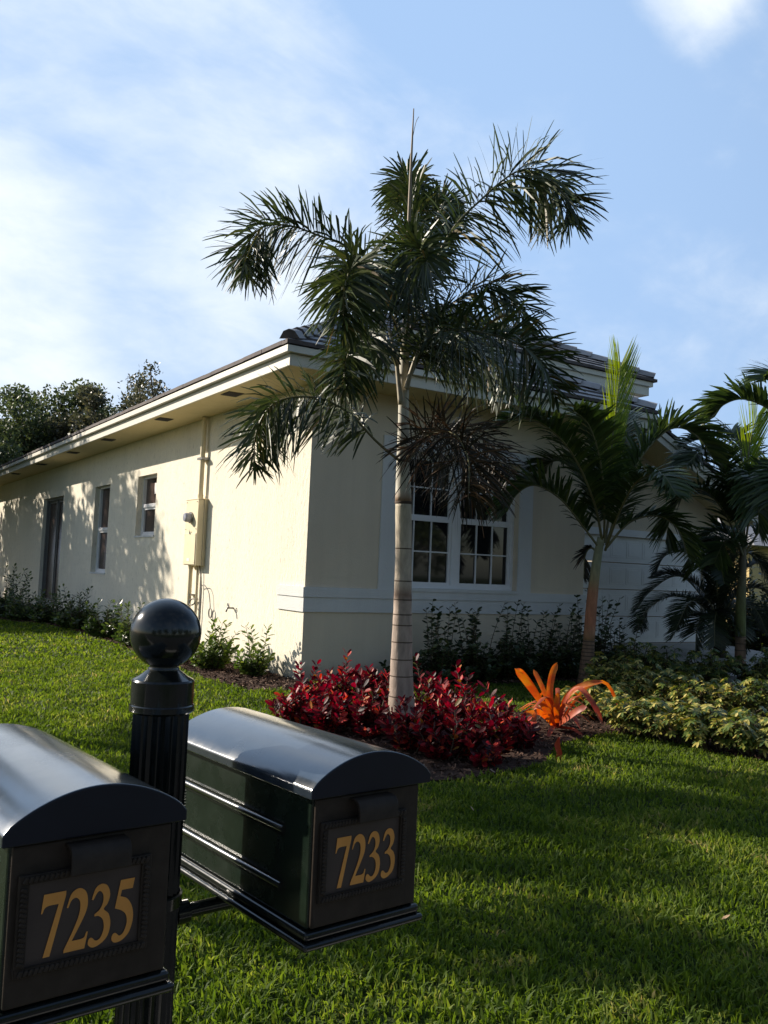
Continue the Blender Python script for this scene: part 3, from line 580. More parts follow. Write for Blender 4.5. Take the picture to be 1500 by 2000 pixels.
# ------------------------------------------------------------------ mailboxes and their post
ANG = 0.109; cR, sR = math.cos(ANG), math.sin(ANG)
MBO = V(-5.391, -10.570, 1.093)
def mailbox(origin, digits, label, ang=ANG):
    ca, sa = math.cos(ang), math.sin(ang)
    root = thing('mailbox', origin, label, 'mailbox', 'twin mailboxes on one post')
    def T(x, y, z): return origin+V(ca*x-sa*y, sa*x+ca*y, z)
    MM = Matrix.Translation(origin) @ Matrix.Rotation(ang, 4, 'Z')
    L, hw = 0.50, 0.116
    b = MB(); b.box((-hw, 0.006, 0.03), (hw, L-0.015, 0.262), M=MM); body = b.build('body', MT['green'], root, bevel=0.004)
    # arched lid
    def arc(hwid, rise, n=28, z0=0.262):
        return [(-hwid+2*hwid*k/n, z0+rise*math.sin(math.pi*k/n)**0.72) for k in range(n+1)]
    A = arc(0.131, 0.052); lip = 0.016
    prof = [(-0.131, 0.262-lip)]+A+[(0.131, 0.262-lip)]
    r = MB(); r.prism(prof[::-1], -0.014, L+0.012, lambda u, v, t: T(u, t, v)); r.m[-1] = r.m[-2] = 1; r.build('lid', [MT['lidp'], MT['lidcap']], root, smooth=True, autos=R_(32), bevel=0.003)
    # base plate with step
    p = MB(); p.box((-0.130, -0.010, 0.0), (0.130, L+0.004, 0.013), M=MM); p.box((-0.124, -0.003, 0.0132), (0.124, L-0.003, 0.029), M=MM); p.build('base_plate', MT['black'], root, bevel=0.0062, seg=4)
    # door
    d = MB(); d.box((-0.113, -0.002, 0.033), (0.113, 0.0055, 0.243), M=MM); door = d.build('door', MT['satin'], root, bevel=0.006, seg=3)
    h = MB(); n = 12
    outer = [(-0.0025-0.034*math.sin(k/n*math.pi/2)**.8 if k < n else -0.0365, 0.234-0.004*(k/n)**3) for k in range(n+1)]
    outer = [(-0.002, 0.2385), (-0.016, 0.2385), (-0.025, 0.236), (-0.030, 0.230), (-0.033, 0.220), (-0.034, 0.202)]
    inner = [(y+0.005, z-0.005) for y, z in outer[:-1]]+[(-0.0295, 0.202)]; inner[0] = (-0.002, 0.233)
    h.prism(outer+inner[::-1], -0.044, 0.040, lambda u, v, t: T(t, u, v)); h.build('handle', MT['satin'], door, smooth=True, autos=R_(40), bevel=0.0015)
    # number plate with roped border
    x0, x1, z0, z1 = -0.104, 0.081, 0.073, 0.205
    np_ = MB(); np_.box((x0+.014, -0.0045, z0+.012), (x1-.014, -0.0022, z1-.012), M=MM); plate = np_.build('number_plate', MT['brownplate'], root)
    f = MB()
    for (a, b2, c, e) in ((x0, x1, z0, z0+.012), (x0, x1, z1-.012, z1), (x0, x0+.014, z0+.012, z1-.012), (x1-.014, x1, z0+.012, z1-.012)): f.box((a, -0.009, c), (b2, -0.0022, e), M=MM)
    def bead(cx, cz, vert):
        dx, dz = (0.0045, 0.0028) if vert else (0.0028, 0.0045)
        s2 = 0.0016
        MM2 = MM @ Matrix.Translation(V(cx, -0.0100, cz)) @ Matrix.Rotation(0.5 if not vert else 0.5, 4, 'Y')
        f.box((-dx, -0.002, -dz), (dx, 0.0015, dz), M=MM2)
    for k in range(26):
        xx = x0+.008+(x1-x0-.016)*k/25; bead(xx, z0+.006, False); bead(xx, z1-.006, False)
    for k in range(1, 17):
        zz = z0+.012+(z1-z0-.024)*k/17; bead(x0+.007, zz, True); bead(x1-.007, zz, True)
    f.build('frame', MT['satin'], plate, bevel=0.001, seg=1)
    # digits: condensed old-style serif numerals
    G = {'7': [(0.00, .70, 1), (.05, 1.0, 1), (.62, 1.0, 1), (.62, .93, 1), (.285, 0, 1), (.11, 0, 1), (.44, .81, 1), (.20, .81, 0), (.09, .78, 0), (.035, .70, 1)],
         '2': [(0, 0, 1), (.55, 0, 1), (.62, .26, 1), (.575, .26, 0), (.53, .185, 0), (.44, .165, 1), (.20, .165, 1), (.42, .43, 0), (.55, .62, 0), (.57, .78, 0), (.50, .93, 0), (.32, 1.0, 0), (.12, .93, 0), (.015, .72, 1), (.055, .71, 1), (.13, .82, 0), (.24, .855, 0), (.345, .80, 0), (.375, .68, 0), (.33, .52, 0), (.20, .31, 0), (0, .045, 1)],
         '3': [(.03, .77, 1), (.12, .94, 0), (.28, 1.0, 0), (.45, .95, 0), (.53, .80, 0), (.48, .66, 0), (.38, .575, 0), (.52, .48, 0), (.585, .31, 0), (.52, .12, 0), (.34, .015, 0), (.13, -.02, 0), (.0, .045, 0), (.015, .13, 0), (.09, .145, 0), (.20, .085, 0), (.32, .11, 0), (.405, .25, 0), (.37, .40, 0), (.25, .475, 0), (.13, .485, 1), (.13, .52, 1), (.27, .585, 0), (.35, .70, 0), (.33, .83, 0), (.21, .885, 0), (.07, .755, 1)],
         '5': [(.17, 1.0, 1), (.57, 1.0, 1), (.52, .83, 1), (.215, .83, 1), (.185, .73, 1), (.38, .67, 0), (.53, .52, 0), (.575, .32, 0), (.49, .11, 0), (.30, -.005, 0), (.10, -.025, 0), (0, .035, 0), (.02, .115, 0), (.10, .135, 0), (.22, .075, 0), (.335, .13, 0), (.405, .28, 0), (.36, .41, 0), (.23, .49, 0), (.045, .545, 1)]}
    def outline(P):
        n = len(P); o = []
        for i in range(n):
            p0, p1, p2, p3 = P[i-1], P[i], P[(i+1) % n], P[(i+2) % n]
            a = V(p1[0], p1[1], 0); b_ = V(p2[0], p2[1], 0)
            m1 = V(0, 0, 0) if p1[2] else (b_-V(p0[0], p0[1], 0))*0.5; m2 = V(0, 0, 0) if p2[2] else (V(p3[0], p3[1], 0)-a)*0.5
            if p1[2] and p2[2]: o.append(a); continue
            if p1[2]: m1 = (b_-a)*1.0
            if p2[2]: m2 = (b_-a)*1.0
            for k in range(6):
                t = k/6; o.append(a*(2*t**3-3*t*t+1)+m1*(t**3-2*t*t+t)+b_*(-2*t**3+3*t*t)+m2*(t**3-t*t))
        return o
    Hh = 0.083; wd = 0.0335; xs = -0.072; zb = 0.092; sx = 0.058
    for i, ch in enumerate(digits):
        o = outline(G[ch]); g = MB()
        for tri in tessellate_polygon([o]):
            g.poly([T(xs+wd*i+o[k].x*sx*0.9, -0.0057, zb+o[k].y*Hh) for k in tri])
        g.build('digit', MT['gold'], plate)
    # ribs and rivet rows on both sides
    for sx_ in (-1, 1):
        rb = MB()
        for zc in (0.175, 0.080):
            rb.tube([T(sx_*(hw+.0015), 0.085, zc), T(sx_*(hw+.0015), L-0.03, zc)], 0.0065, 14)
            for k in range(72):
                yy = 0.088+k*0.00525
                for dz in (-.0085, .0085): rb.box((sx_*(hw+0.0015)-.0025, yy, zc+dz-.0018), (sx_*(hw+0.0015)+.0025, yy+0.0034, zc+dz+.0018), M=MM)
        for yv in (0.10, L-0.04):
            for k in range(14):
                zz = 0.088+k*0.0062; rb.box((sx_*(hw+0.0005)-.002, yv, zz), (sx_*(hw+0.0005)+.002, yv+.003, zz+.003), M=MM)
        rb.build('side_rib', MT['rib'], root, smooth=True, autos=R_(35))
    fl = MB(); fl.box((hw+0.003, 0.03, 0.10), (hw+0.007, 0.05, 0.165), M=MM); fl.box((hw+0.003, 0.0505, 0.10), (hw+0.007, 0.15, 0.118), M=MM); fl.build('flag', MT['red'], root, bevel=0.001)
    return root
S1 = -0.478
mailbox(MBO, '7233', 'dark green mailbox with gold number 7233 right of the black post')
mailbox(MBO+V(cR*S1-.006, sR*S1, 0), '7235', 'nearest black mailbox with gold number 7235 left of the post, cut by frame edge')
PO = at(324, 1237, 1.66); PB = V(PO.x, PO.y, 0)
post = thing('mailbox_post', PB, 'black fluted post with ball finial between the two mailboxes', 'post')
zc = PO.z
q = MB(); pr = [(0.001, 0.0655)]+[(0.0655*math.sin(a), 0.0655*math.cos(a)) for a in [math.pi*k/24 for k in range(1, 22)]]
q.lathe([(r, z) for r, z in pr]+[(0.029, -0.064), (0.029, -0.067)], (PB.x, PB.y, zc), 40); q.build('ball_finial', MT['black'], post, smooth=True)
q = MB(); q.lathe([(0.028, -0.066), (0.033, -0.070), (0.045, -0.079), (0.0555, -0.0845), (0.0575, -0.088), (0.0575, -0.130), (0.0595, -0.132), (0.0595, -0.142), (0.054, -0.146), (0.05, -0.146)], (PB.x, PB.y, zc), 40); q.build('collar', MT['black'], post, smooth=True, autos=R_(25))
q = MB(); nf = 24; n = nf*6
pts = []
for j in range(n):
    a = 2*math.pi*j/n; ph = (j % 6)/6; r = 0.0515-0.0055*max(0, math.sin(math.pi*ph))
    pts.append((r*math.cos(a), r*math.sin(a)))
q.prism(pts, 0.02, zc-0.144, lambda u, v, t: V(PB.x+u, PB.y+v, t)); q.build('fluted_column', MT['black'], post, smooth=True, autos=R_(28))
q = MB(); q.lathe([(0.001, 0.28), (0.06, 0.28), (0.07, 0.25), (0.085, 0.05), (0.09, 0.0)], (PB.x, PB.y, 0.0), 32); q.build('base', MT['black'], post, smooth=True, autos=R_(30))
q = MB(); d0 = V(cR, sR, 0); za = 1.062
q.tube([PB+V(0, 0, za)-d0*0.30, PB+V(0, 0, za)+d0*0.30], 0.014, 12)
for s in (-1, 1):
    c = PB+V(0, 0, za)+d0*(0.245*s); q.tube([c, c+V(0, 0, 0.030)], 0.02, 10); q.tube([PB+V(0, 0, za)+d0*(0.05*s), PB+V(0, 0, za)+d0*(0.075*s)], 0.022, 12)
q.build('cross_arm', MT['black'], post, smooth=True, autos=R_(40))
q = MB(); q.lathe([(0.053, -0.012), (0.057, -0.010), (0.057, 0.010), (0.053, 0.012)], (PB.x, PB.y, 1.10), 32); q.build('clamp', MT['black'], post, smooth=True, autos=R_(30))

# ------------------------------------------------------------------ palms
def ringed_trunk(mb, P, rads, zs, n=24):
    mb.tube(P, rads, n)
def frond(name, P, parent, mat, L=0.46, W=0.025, per=140, plumose=True, start=0.2, rng=None, rr=0.014, mats_r=None, lift=0.6, droop=0.42, endL=0.6, side=None, fwd=0.42):
    """pinnate leaf: a tapering rachis plus leaflets (all round it when plumose, else two ranks held in a V)"""
    rng = rng or random.Random(1)
    C_ = spline(P, 40); ln = [0]
    for a, b in zip(C_, C_[1:]): ln.append(ln[-1]+(b-a).length)
    T_ = ln[-1]; mb = MB()
    mb.tube(C_, [rr*(1-0.85*k/40)+0.002 for k in range(41)], 6, 1)
    nl = int(T_*per)
    for i in range(nl):
        s = start+(1-start)*(i+rng.random()*0.6)/nl; x = s*40; k = min(int(x), 39); u = x-k
        p = C_[k].lerp(C_[k+1], u); t = (C_[min(k+2, 40)]-C_[max(k-1, 0)]).normalized()
        sd0 = t.cross(V(0, 0, 1)); sd0 = sd0.normalized() if sd0.length > 0.15 else t.orthogonal().normalized()
        if side is not None: sd0 = (side-t*side.dot(t)).normalized()
        upn = sd0.cross(t).normalized()
        prof = (0.55+0.45*math.sin(math.pi*min(1, (s-start)/(1-start)*0.85+0.12)))
        if s > 0.85: prof *= 1-(s-0.85)/0.15*(1-endL)
        l = L*prof*rng.uniform(0.82, 1.12)*(1.14 if plumose else 1)
        if plumose:
            a = rng.uniform(0, 2*math.pi)
            rad = sd0*math.cos(a)+upn*math.sin(a)
            d = (t*rng.uniform(fwd-0.2, fwd+0.25)+rad).normalized()
            nr = t.cross(rad)+V(rng.uniform(-.5, .5), rng.uniform(-.5, .5), rng.uniform(-.5, .5))
            mb.blade(p, d, t.lerp(nr, rng.random()*0.7), l, W*rng.uniform(0.7, 1.25), droop*rng.uniform(0.3, 1.3), ((0, .3), (.25, .9), (.65, 1), (.93, .55), (1, .15)))
        else:
            sgn = 1 if i % 2 else -1; lf = lift*rng.uniform(0.45, 1.5)
            d = (t*rng.uniform(fwd-.12, fwd+.12)+sd0*sgn*math.cos(lf)+upn*math.sin(lf)).normalized()
            mb.blade(p, d, upn*math.cos(lf)-sd0*sgn*math.sin(lf)+V(rng.uniform(-.25, .25), rng.uniform(-.25, .25), 0), l, W*rng.uniform(0.8, 1.2), droop*rng.uniform(0.5, 1.6), ((0, .35), (.25, 1), (.6, .9), (.88, .5), (1, .06)))
    return mb.build(name, [mat, mats_r or MT['rachis']], parent)
rng = random.Random(11)
# the tall foxtail palm in front of the house
FB = V(-0.965, -4.18, 0); fox = thing('foxtail_palm', FB, 'tall palm with bushy foxtail fronds and smooth grey trunk before the house corner', 'palm')
D0 = (FB-CAM).dot(FWD)
tp0 = [(785, 1440), (784, 1330), (786, 1200), (788, 1090), (788, 980)]
wid = [60, 46, 36.5, 32, 32]
P = [at(x, y, D0) for x, y in tp0]; P[0] = V(P[0].x, P[0].y, -0.02)
sp_ = spline(P, 48); rd = [np.interp(k/48*4, range(5), wid)/2*D0/F_PX for k in range(49)]
rd = [r*(1+.32*math.exp(-k/2.2)+.012*math.sin(k*1.7)) for k, r in enumerate(rd)]
m = MB(); m.tube(sp_, rd, 28); ftr = m.build('trunk', MT['foxtrunk'], fox, smooth=True)
for zz in (0.20, 0.42, 0.62, 0.80, 0.98, 1.14, 1.29, 1.44, 1.62, 1.95):
    k = min(range(49), key=lambda i: abs(sp_[i].z-zz)); c = sp_[k]; r = rd[k]
    tilt = 0.0
    m = MB(); m.tube([c+V(0, 0, -.006), c+V(tilt, 0, 0), c+V(0, 0, .006)], [r+.0002, r+.0018, r+.0002], 28, cap=False); m.build('leaf_scar', MT['ring'], ftr, smooth=True)
P2 = [at(x, y, D0) for x, y in ((788, 982), (787, 900), (788, 820), (789, 740), (792, 660), (795, 600))]; w2 = [33, 25, 21, 20, 17, 11]
m = MB(); m.tube(spline(P2, 30), [np.interp(k/30*5, range(6), w2)/2*D0/F_PX for k in range(31)], 20); shaft = m.build('crownshaft', MT['shaft'], fox, smooth=True)
for px_, py_, w_ in ((788, 981, 33), (787, 830, 21), (788, 900, 25)):
    c = at(px_, py_, D0); r = w_/2*D0/F_PX; m = MB(); m.tube([c+V(0, 0, -.02), c, c+V(0, 0, .012)], [r*.98, r+.006, r*.97], 20, cap=False); m.build('leaf_scar', MT['ring'], shaft, smooth=True)
def ff(pts, **kw):
    P = [at(x, y, D0+dz_) for x, y, dz_ in pts]
    return frond('frond', P, fox, kw.pop('mat', MT['fox']), rng=rng, **kw)
ff([(788, 700, 0), (770, 610, 0), (696, 496, .1), (617, 458, .1), (560, 440, .1), (509, 446, .1), (480, 490, 0), (484, 545, 0)], L=.50, start=.16)
ff([(790, 690, 0), (805, 640, 0), (870, 470, -.1), (945, 385, -.2), (1010, 335, -.2), (1060, 335, -.1), (1100, 380, 0), (1112, 440, 0)], L=.56, start=.14, W=.026, per=130)
ff([(792, 660, 0), (800, 520, .3), (806, 430, .7), (800, 365, 1.2), (790, 350, 1.7), (785, 380, 2.1)], L=.42, start=.1)
ff([(794, 650, 0), (830, 520, .4), (850, 430, .9), (862, 395, 1.4), (880, 400, 1.8)], L=.40, start=.1)
ff([(788, 690, 0), (760, 600, -.4), (720, 530, -.9), (690, 520, -1.4), (672, 570, -1.8), (672, 640, -1.9)], L=.42, start=.18)
ff([(790, 690, 0), (800, 590, -.4), (800, 510, -.9), (810, 480, -1.3), (835, 510, -1.7)], L=.42, start=.15)
ff([(794, 745, 0), (815, 690, 0), (849, 624, .2), (913, 572, .4), (965, 555, .5), (1008, 590, .5), (1025, 645, .4)], L=.48, start=.14)
ff([(796, 745, 0), (815, 700, -.1), (850, 652, -.3), (910, 645, -.6), (987, 662, -.8), (1050, 700, -.9), (1085, 775, -.9)], L=.52, start=.12, per=165)
ff([(796, 745, 0), (830, 690, .3), (890, 675, .6), (960, 705, .9), (1010, 760, 1.0)], L=.42, start=.2)
ff([(782, 742, 0), (765, 690, -.2), (728, 655, -.5), (695, 665, -.9), (675, 710, -1.2), (672, 760, -1.3)], L=.36, start=.2)
ff([(784, 742, 0), (760, 690, .3), (720, 670, .6), (690, 700, .9)], L=.34, start=.2)
ff([(786, 905, 0), (735, 862, -.2), (690, 815, -.4), (640, 783, -.6), (580, 775, -.7), (530, 792, -.8), (500, 845, -.8), (497, 915, -.8)], L=.46, start=.2)
ff([(790, 905, 0), (815, 865, -.3), (850, 845, -.7), (890, 850, -1.1), (915, 900, -1.5), (915, 975, -1.7)], L=.50, start=.12, per=170, mat=MT['foxold'], W=.015, fwd=.3, mats_r=MT['rachis'])
ff([(792, 905, 0), (840, 850, .1), (900, 838, .2), (960, 870, .2), (1000, 930, .2)], L=.36, start=.2, per=130, mat=MT['foxold'], W=.018)
for pts in (((783, 790), (778, 740), (772, 690), (758, 640)), ((794, 760), (800, 735), (815, 690), (828, 660))):
    m = MB(); m.tube(spline([at(x, y, D0-.09) for x, y in pts], 14), [.03*(1-.55*k/14) for k in range(15)], 8); m.build('petiole', MT['petiole'], fox, smooth=True)
m = MB(); m.tube(spline([at(x, y, D0) for x, y in ((792, 640), (797, 480), (803, 320), (808, 212))], 20), [.030*(1-.82*k/20) for k in range(21)], 8)
m.tube(spline([at(805, 275, D0), at(812, 240, D0), at(818, 228, D0)], 6), .003, 5); m.build('spear_leaf', MT['spear'], fox, smooth=True)

def ringed_palm(name, base, tr, wid_px, label, shaft_pts, shaft_w, shaftmat, nring, group=None):
    root = thing(name, base, label, 'palm', group); D = (base-CAM).dot(FWD)
    P = [at(x, y, D) for x, y in tr]; P[0] = V(P[0].x, P[0].y, -0.02)
    S = spline(P, 24); rd = [np.interp(k/24*(len(tr)-1), range(len(tr)), wid_px)/2*D/F_PX for k in range(25)]
    m = MB(); m.tube(S, rd, 20); t = m.build('trunk', MT['adtrunk'], root, smooth=True)
    for k in range(nring):
        x = (k+.7)/nring*24; i = min(int(x), 23); c = S[i].lerp(S[i+1], x-i); r = rd[i]
        m = MB(); m.tube([c+V(0, 0, -.010), c, c+V(0, 0, .007)], [r+.0005, r+.006, r+.0005], 20, cap=False); m.build('leaf_scar', MT['ring'], t, smooth=True)
    m = MB(); Q = [at(x, y, D) for x, y in shaft_pts]; m.tube(spline(Q, 16), [np.interp(k/16*(len(Q)-1), range(len(Q)), shaft_w)/2*D/F_PX for k in range(17)], 18); m.build('crownshaft', shaftmat, root, smooth=True)
    return root, D
# stout palm with the orange crownshaft
p2, D2 = ringed_palm('christmas_palm', V(4.396, -1.55, 0), [(1143, 1340), (1147, 1290), (1150, 1250)], [33, 27, 22.5], 'palm with orange crownshaft and arching fronds in front of the garage corner', [(1150, 1252), (1157, 1165), (1165, 1100), (1174, 1050)], [22.5, 21, 18, 14], MT['adshaft'], 11)
def f2_(pts, root=None, D=None, **kw):
    P = [at(x, y, (D or D2)+dz_) for x, y, dz_ in pts]
    a = dict(L=.66, W=.042, per=84, plumose=False, start=.16, lift=.75, droop=.32, rr=.02, fwd=.75); a.update(kw); mat = a.pop('mat', MT['adon'])
    return frond('frond', P, root or p2, mat, rng=rng, **a)
f2_([(1174, 1075, 0), (1140, 1030, -.1), (1095, 975, -.2), (1045, 948, -.3), (1010, 965, -.3), (990, 1000, -.3)])
f2_([(1178, 1065, 0), (1160, 980, -.3), (1120, 890, -.6), (1070, 835, -.8), (1020, 815, -.9), (975, 835, -.9)], lift=.55)
f2_([(1180, 1060, 0), (1180, 970, -.3), (1170, 890, -.55), (1150, 830, -.7), (1120, 800, -.8)], lift=.6)
f2_([(1182, 1060, 0), (1195, 960, .3), (1200, 880, .7), (1205, 830, 1.1), (1215, 810, 1.5)], lift=.5)
f2_([(1184, 1065, 0), (1215, 970, 0), (1255, 890, 0), (1310, 838, .1), (1360, 850, .1), (1395, 900, .2)], lift=.95, L=.7)
f2_([(1184, 1070, 0), (1230, 1020, 0), (1285, 1008, 0), (1325, 1035, 0), (1345, 1090, 0)], lift=.6, L=.5)
f2_([(1182, 1075, 0), (1210, 1000, -.5), (1245, 940, -1.0), (1290, 925, -1.5), (1320, 965, -1.9)], lift=.5, L=.55)
f2_([(1176, 1060, 0), (1165, 1000, .4), (1135, 930, .8), (1090, 900, 1.2), (1050, 920, 1.5)], lift=.6)
f2_([(1172, 1085, 0), (1155, 1070, .1), (1143, 1085, .1), (1140, 1130, .1)], L=.25, W=.03, mat=MT['foxold'], start=.3)
sp2 = frond('spear_leaf', [at(1186, 1010, D2), at(1192, 900, D2), at(1203, 800, D2+.1), at(1212, 715, D2+.2)], p2, MT['young'], L=1.0, W=.016, per=44, plumose=False, start=.15, lift=.5, droop=-.02, rng=rng, side=RGT, fwd=3.3, rr=.014, endL=.8)
# slim palm further right
p3, D3 = ringed_palm('christmas_palm', V(8.288, -1.60, 0), [(1447, 1318), (1446, 1285), (1446, 1240)], [23, 21, 20], 'slimmer palm with olive green crownshaft on the right, before the drooping dark date palm', [(1446, 1242), (1447, 1180), (1450, 1110), (1452, 1060)], [20.5, 19, 15, 10], MT['grshaft'], 7)
for pts in ([(1450, 1085, 0), (1420, 1010, -.2), (1380, 960, -.4), (1340, 960, -.5), (1310, 1010, -.5), (1300, 1060, -.5)],
            [(1452, 1080, 0), (1440, 990, -.4), (1410, 910, -.9), (1375, 880, -1.3), (1340, 910, -1.6)],
            [(1453, 1080, 0), (1470, 980, -.4), (1500, 920, -.8), (1540, 920, -1.2), (1570, 980, -1.4)],
            [(1453, 1085, 0), (1490, 1030, 0), (1530, 1010, 0), (1570, 1040, 0), (1590, 1100, 0)],
            [(1452, 1080, 0), (1455, 990, .3), (1450, 900, .7), (1435, 850, 1.0), (1410, 845, 1.3)],
            [(1450, 1085, 0), (1430, 1050, .2), (1400, 1035, .3), (1370, 1060, .3), (1350, 1120, .3)],
            [(1452, 1080, 0), (1450, 1000, -.6), (1455, 940, -1.2), (1470, 930, -1.7), (1480, 980, -2.1), (1482, 1040, -2.2)],
            [(1453, 1080, 0), (1425, 980, 0), (1400, 900, .1), (1370, 860, .2), (1335, 870, .3)],
            [(1452, 1088, 0), (1440, 1060, -.4), (1415, 1060, -.7), (1395, 1100, -.9)]):
    f2_(pts, p3, D3, L=.66, lift=.5)
frond('spear_leaf', [at(1455, 1010, D3), at(1458, 930, D3), at(1466, 860, D3), at(1478, 812, D3)], p3, MT['young'], L=.9, W=.018, per=36, plumose=False, start=.2, lift=.5, droop=-.02, rng=rng, side=RGT, fwd=2.4, rr=.016, endL=.8)
# palm at the right edge: only two fronds reach into the frame
B4 = V(8.35, -3.6, 0); p4 = thing('christmas_palm', B4, 'palm at the right frame edge, only its arching upper fronds in view', 'palm')
D4 = (B4-CAM).dot(FWD)
def topx(z, base=B4):
    return base+V(0, 0, z)
m = MB(); m.tube([B4, topx(1.0), topx(2.2)], [.15, .12, .11], 16); m.build('trunk', MT['adtrunk'], p4, smooth=True)
m = MB(); m.tube([topx(2.2), topx(2.8), topx(3.4)], [.12, .10, .06], 16); m.build('crownshaft', MT['adshaft'], p4, smooth=True)
CT = topx(3.3)
def f4(pts, **kw):
    P = [CT]+[at(x, y, D4+dz_) for x, y, dz_ in pts]
    frond('frond', P, p4, MT['adon'], rng=rng, L=.66, W=.04, per=70, plumose=False, start=.2, lift=kw.get('lift', .7), droop=.3, rr=.018, fwd=.75)
f4([(1560, 860, 0), (1510, 805, 0), (1455, 780, 0), (1415, 790, .1), (1395, 815, .1)], lift=.95)
f4([(1575, 820, -.3), (1555, 760, -.6), (1520, 730, -.9), (1490, 745, -1.1)])
f4([(1640, 860, 0), (1690, 800, 0), (1740, 800, 0), (1780, 860, 0)])
f4([(1610, 820, .4), (1630, 740, .8), (1650, 700, 1.2)])
f4([(1565, 920, -.3), (1530, 930, -.6), (1510, 980, -.8)])
# low pygmy date palm in front of the garage
B5 = V(8.45, -0.95, 0); p5 = thing('date_palm', B5, 'dark low date palm with fine feathery fronds in front of the white garage door', 'palm'); D5 = (B5-CAM).dot(FWD)
m = MB(); m.tube(spline([B5, at(1405, 1270, D5), at(1404, 1215, D5)], 12), [.13-.035*k/12+.012*(k % 2) for k in range(13)], 14); m.build('trunk', MT['datetrunk'], p5)
for pts in ([(1404, 1215, 0), (1370, 1150, 0), (1320, 1125, 0), (1270, 1155, 0), (1240, 1195, 0)],
            [(1404, 1215, 0), (1360, 1175, -.2), (1310, 1165, -.4), (1265, 1190, -.5), (1250, 1230, -.6)],
            [(1404, 1215, 0), (1375, 1120, .2), (1345, 1080, .4), (1300, 1085, .5), (1280, 1120, .5)],
            [(1404, 1215, 0), (1390, 1110, -.3), (1370, 1060, -.6), (1345, 1070, -.9)],
            [(1404, 1215, 0), (1380, 1170, -.5), (1345, 1180, -.9), (1320, 1230, -1.1)],
            [(1404, 1215, 0), (1420, 1120, 0), (1450, 1080, 0), (1485, 1100, 0), (1510, 1160, 0)],
            [(1404, 1215, 0), (1440, 1160, -.2), (1485, 1150, -.4), (1520, 1190, -.5)],
            [(1404, 1215, 0), (1410, 1100, .4), (1420, 1040, .8), (1440, 1030, 1.1)],
            [(1404, 1215, 0), (1400, 1130, -.6), (1405, 1100, -1.1), (1415, 1140, -1.5)],
            [(1404, 1215, 0), (1435, 1180, .3), (1475, 1190, .5), (1500, 1240, .6)],
            [(1404, 1218, 0), (1380, 1200, -.3), (1362, 1225, -.5), (1358, 1275, -.55)], [(1404, 1218, 0), (1425, 1200, -.3), (1445, 1225, -.5), (1450, 1270, -.55)], [(1404, 1218, 0), (1400, 1195, -.4), (1396, 1215, -.75), (1396, 1262, -.9)],
            [(1404, 1215, 0), (1440, 1130, .2), (1480, 1100, .3), (1520, 1130, .4)], [(1404, 1215, 0), (1350, 1140, .3), (1310, 1120, .4), (1275, 1130, .5)],
            [(1404, 1220, 0), (1370, 1200, .3), (1335, 1210, .4), (1310, 1250, .5)]):
    frond('frond', [at(x, y, D5+z) for x, y, z in pts], p5, MT['date'], rng=rng, L=.42, W=.018, per=150, plumose=False, start=.12, lift=.35, droop=.12, rr=.014, fwd=.7)

# ------------------------------------------------------------------ shrubs
def leaf_shape(kind):
    return {'round': ((0, .25), (.35, 1), (.7, .95), (1, .2)), 'oval': ((0, .15), (.3, .8), (.6, 1), (.85, .65), (1, .08)), 'lance': ((0, .2), (.35, 1), (.7, .7), (1, .05))}[kind]
def shrub(name, base, label, cat, group, mat, h, spread, stems, leaf, per_stem, rng, kind='oval', upright=0.6, sprig=0.0, bottom=0.25, lean=(0, 0), low=0.0):
    root = thing(name, base, label, cat, group); st = MB(); lf = MB()
    for i in range(stems):
        a = rng.uniform(0, 2*math.pi); rr = spread*math.sqrt(rng.random()); hh = h*rng.uniform(0.6, 1.0)*(1-0.35*rr/spread)
        if rng.random() < low: hh *= rng.uniform(.42, .72)
        if rng.random() < sprig: hh = h*rng.uniform(.95, 1.3)
        b0 = base+V(math.cos(a)*rr*.35, math.sin(a)*rr*.35, 0); tip = base+V(math.cos(a)*rr+lean[0]*hh, math.sin(a)*rr+lean[1]*hh, hh)
        mid = b0.lerp(tip, .5)+V(rng.uniform(-.06, .06), rng.uniform(-.06, .06), hh*.05)
        S = spline([b0, mid, tip], 8); st.tube(S, [.009*(1-.7*k/8) for k in range(9)], 5)
        for k in range(per_stem):
            s = bottom+(1-bottom)*(k+rng.random())/per_stem; x = s*8; q = min(int(x), 7); p = S[q].lerp(S[q+1], x-q)
            t = (S[q+1]-S[q]).normalized(); aa = k*2.4+rng.uniform(-.4, .4)
            rad = V(math.cos(aa), math.sin(aa), 0); up_ = upright+(0.5 if s > .88 else 0)
            d = (rad+t*up_+V(0, 0, rng.uniform(-.25, .3))).normalized()
            n_ = (t*1.0-rad*.3+V(rng.uniform(-.4, .4), rng.uniform(-.4, .4), rng.uniform(-.2, .2))).normalized()
            L = leaf[0]*rng.uniform(.7, 1.15); lf.blade(p+rad*.008, d, n_, L, leaf[1]*L/leaf[0], rng.uniform(0, .3), leaf_shape(kind), fold=rng.uniform(.05, .16))
    st.build('stems', MT['stem'], root, smooth=True); lf.build('foliage', mat, root)
    return root
rng = random.Random(5)
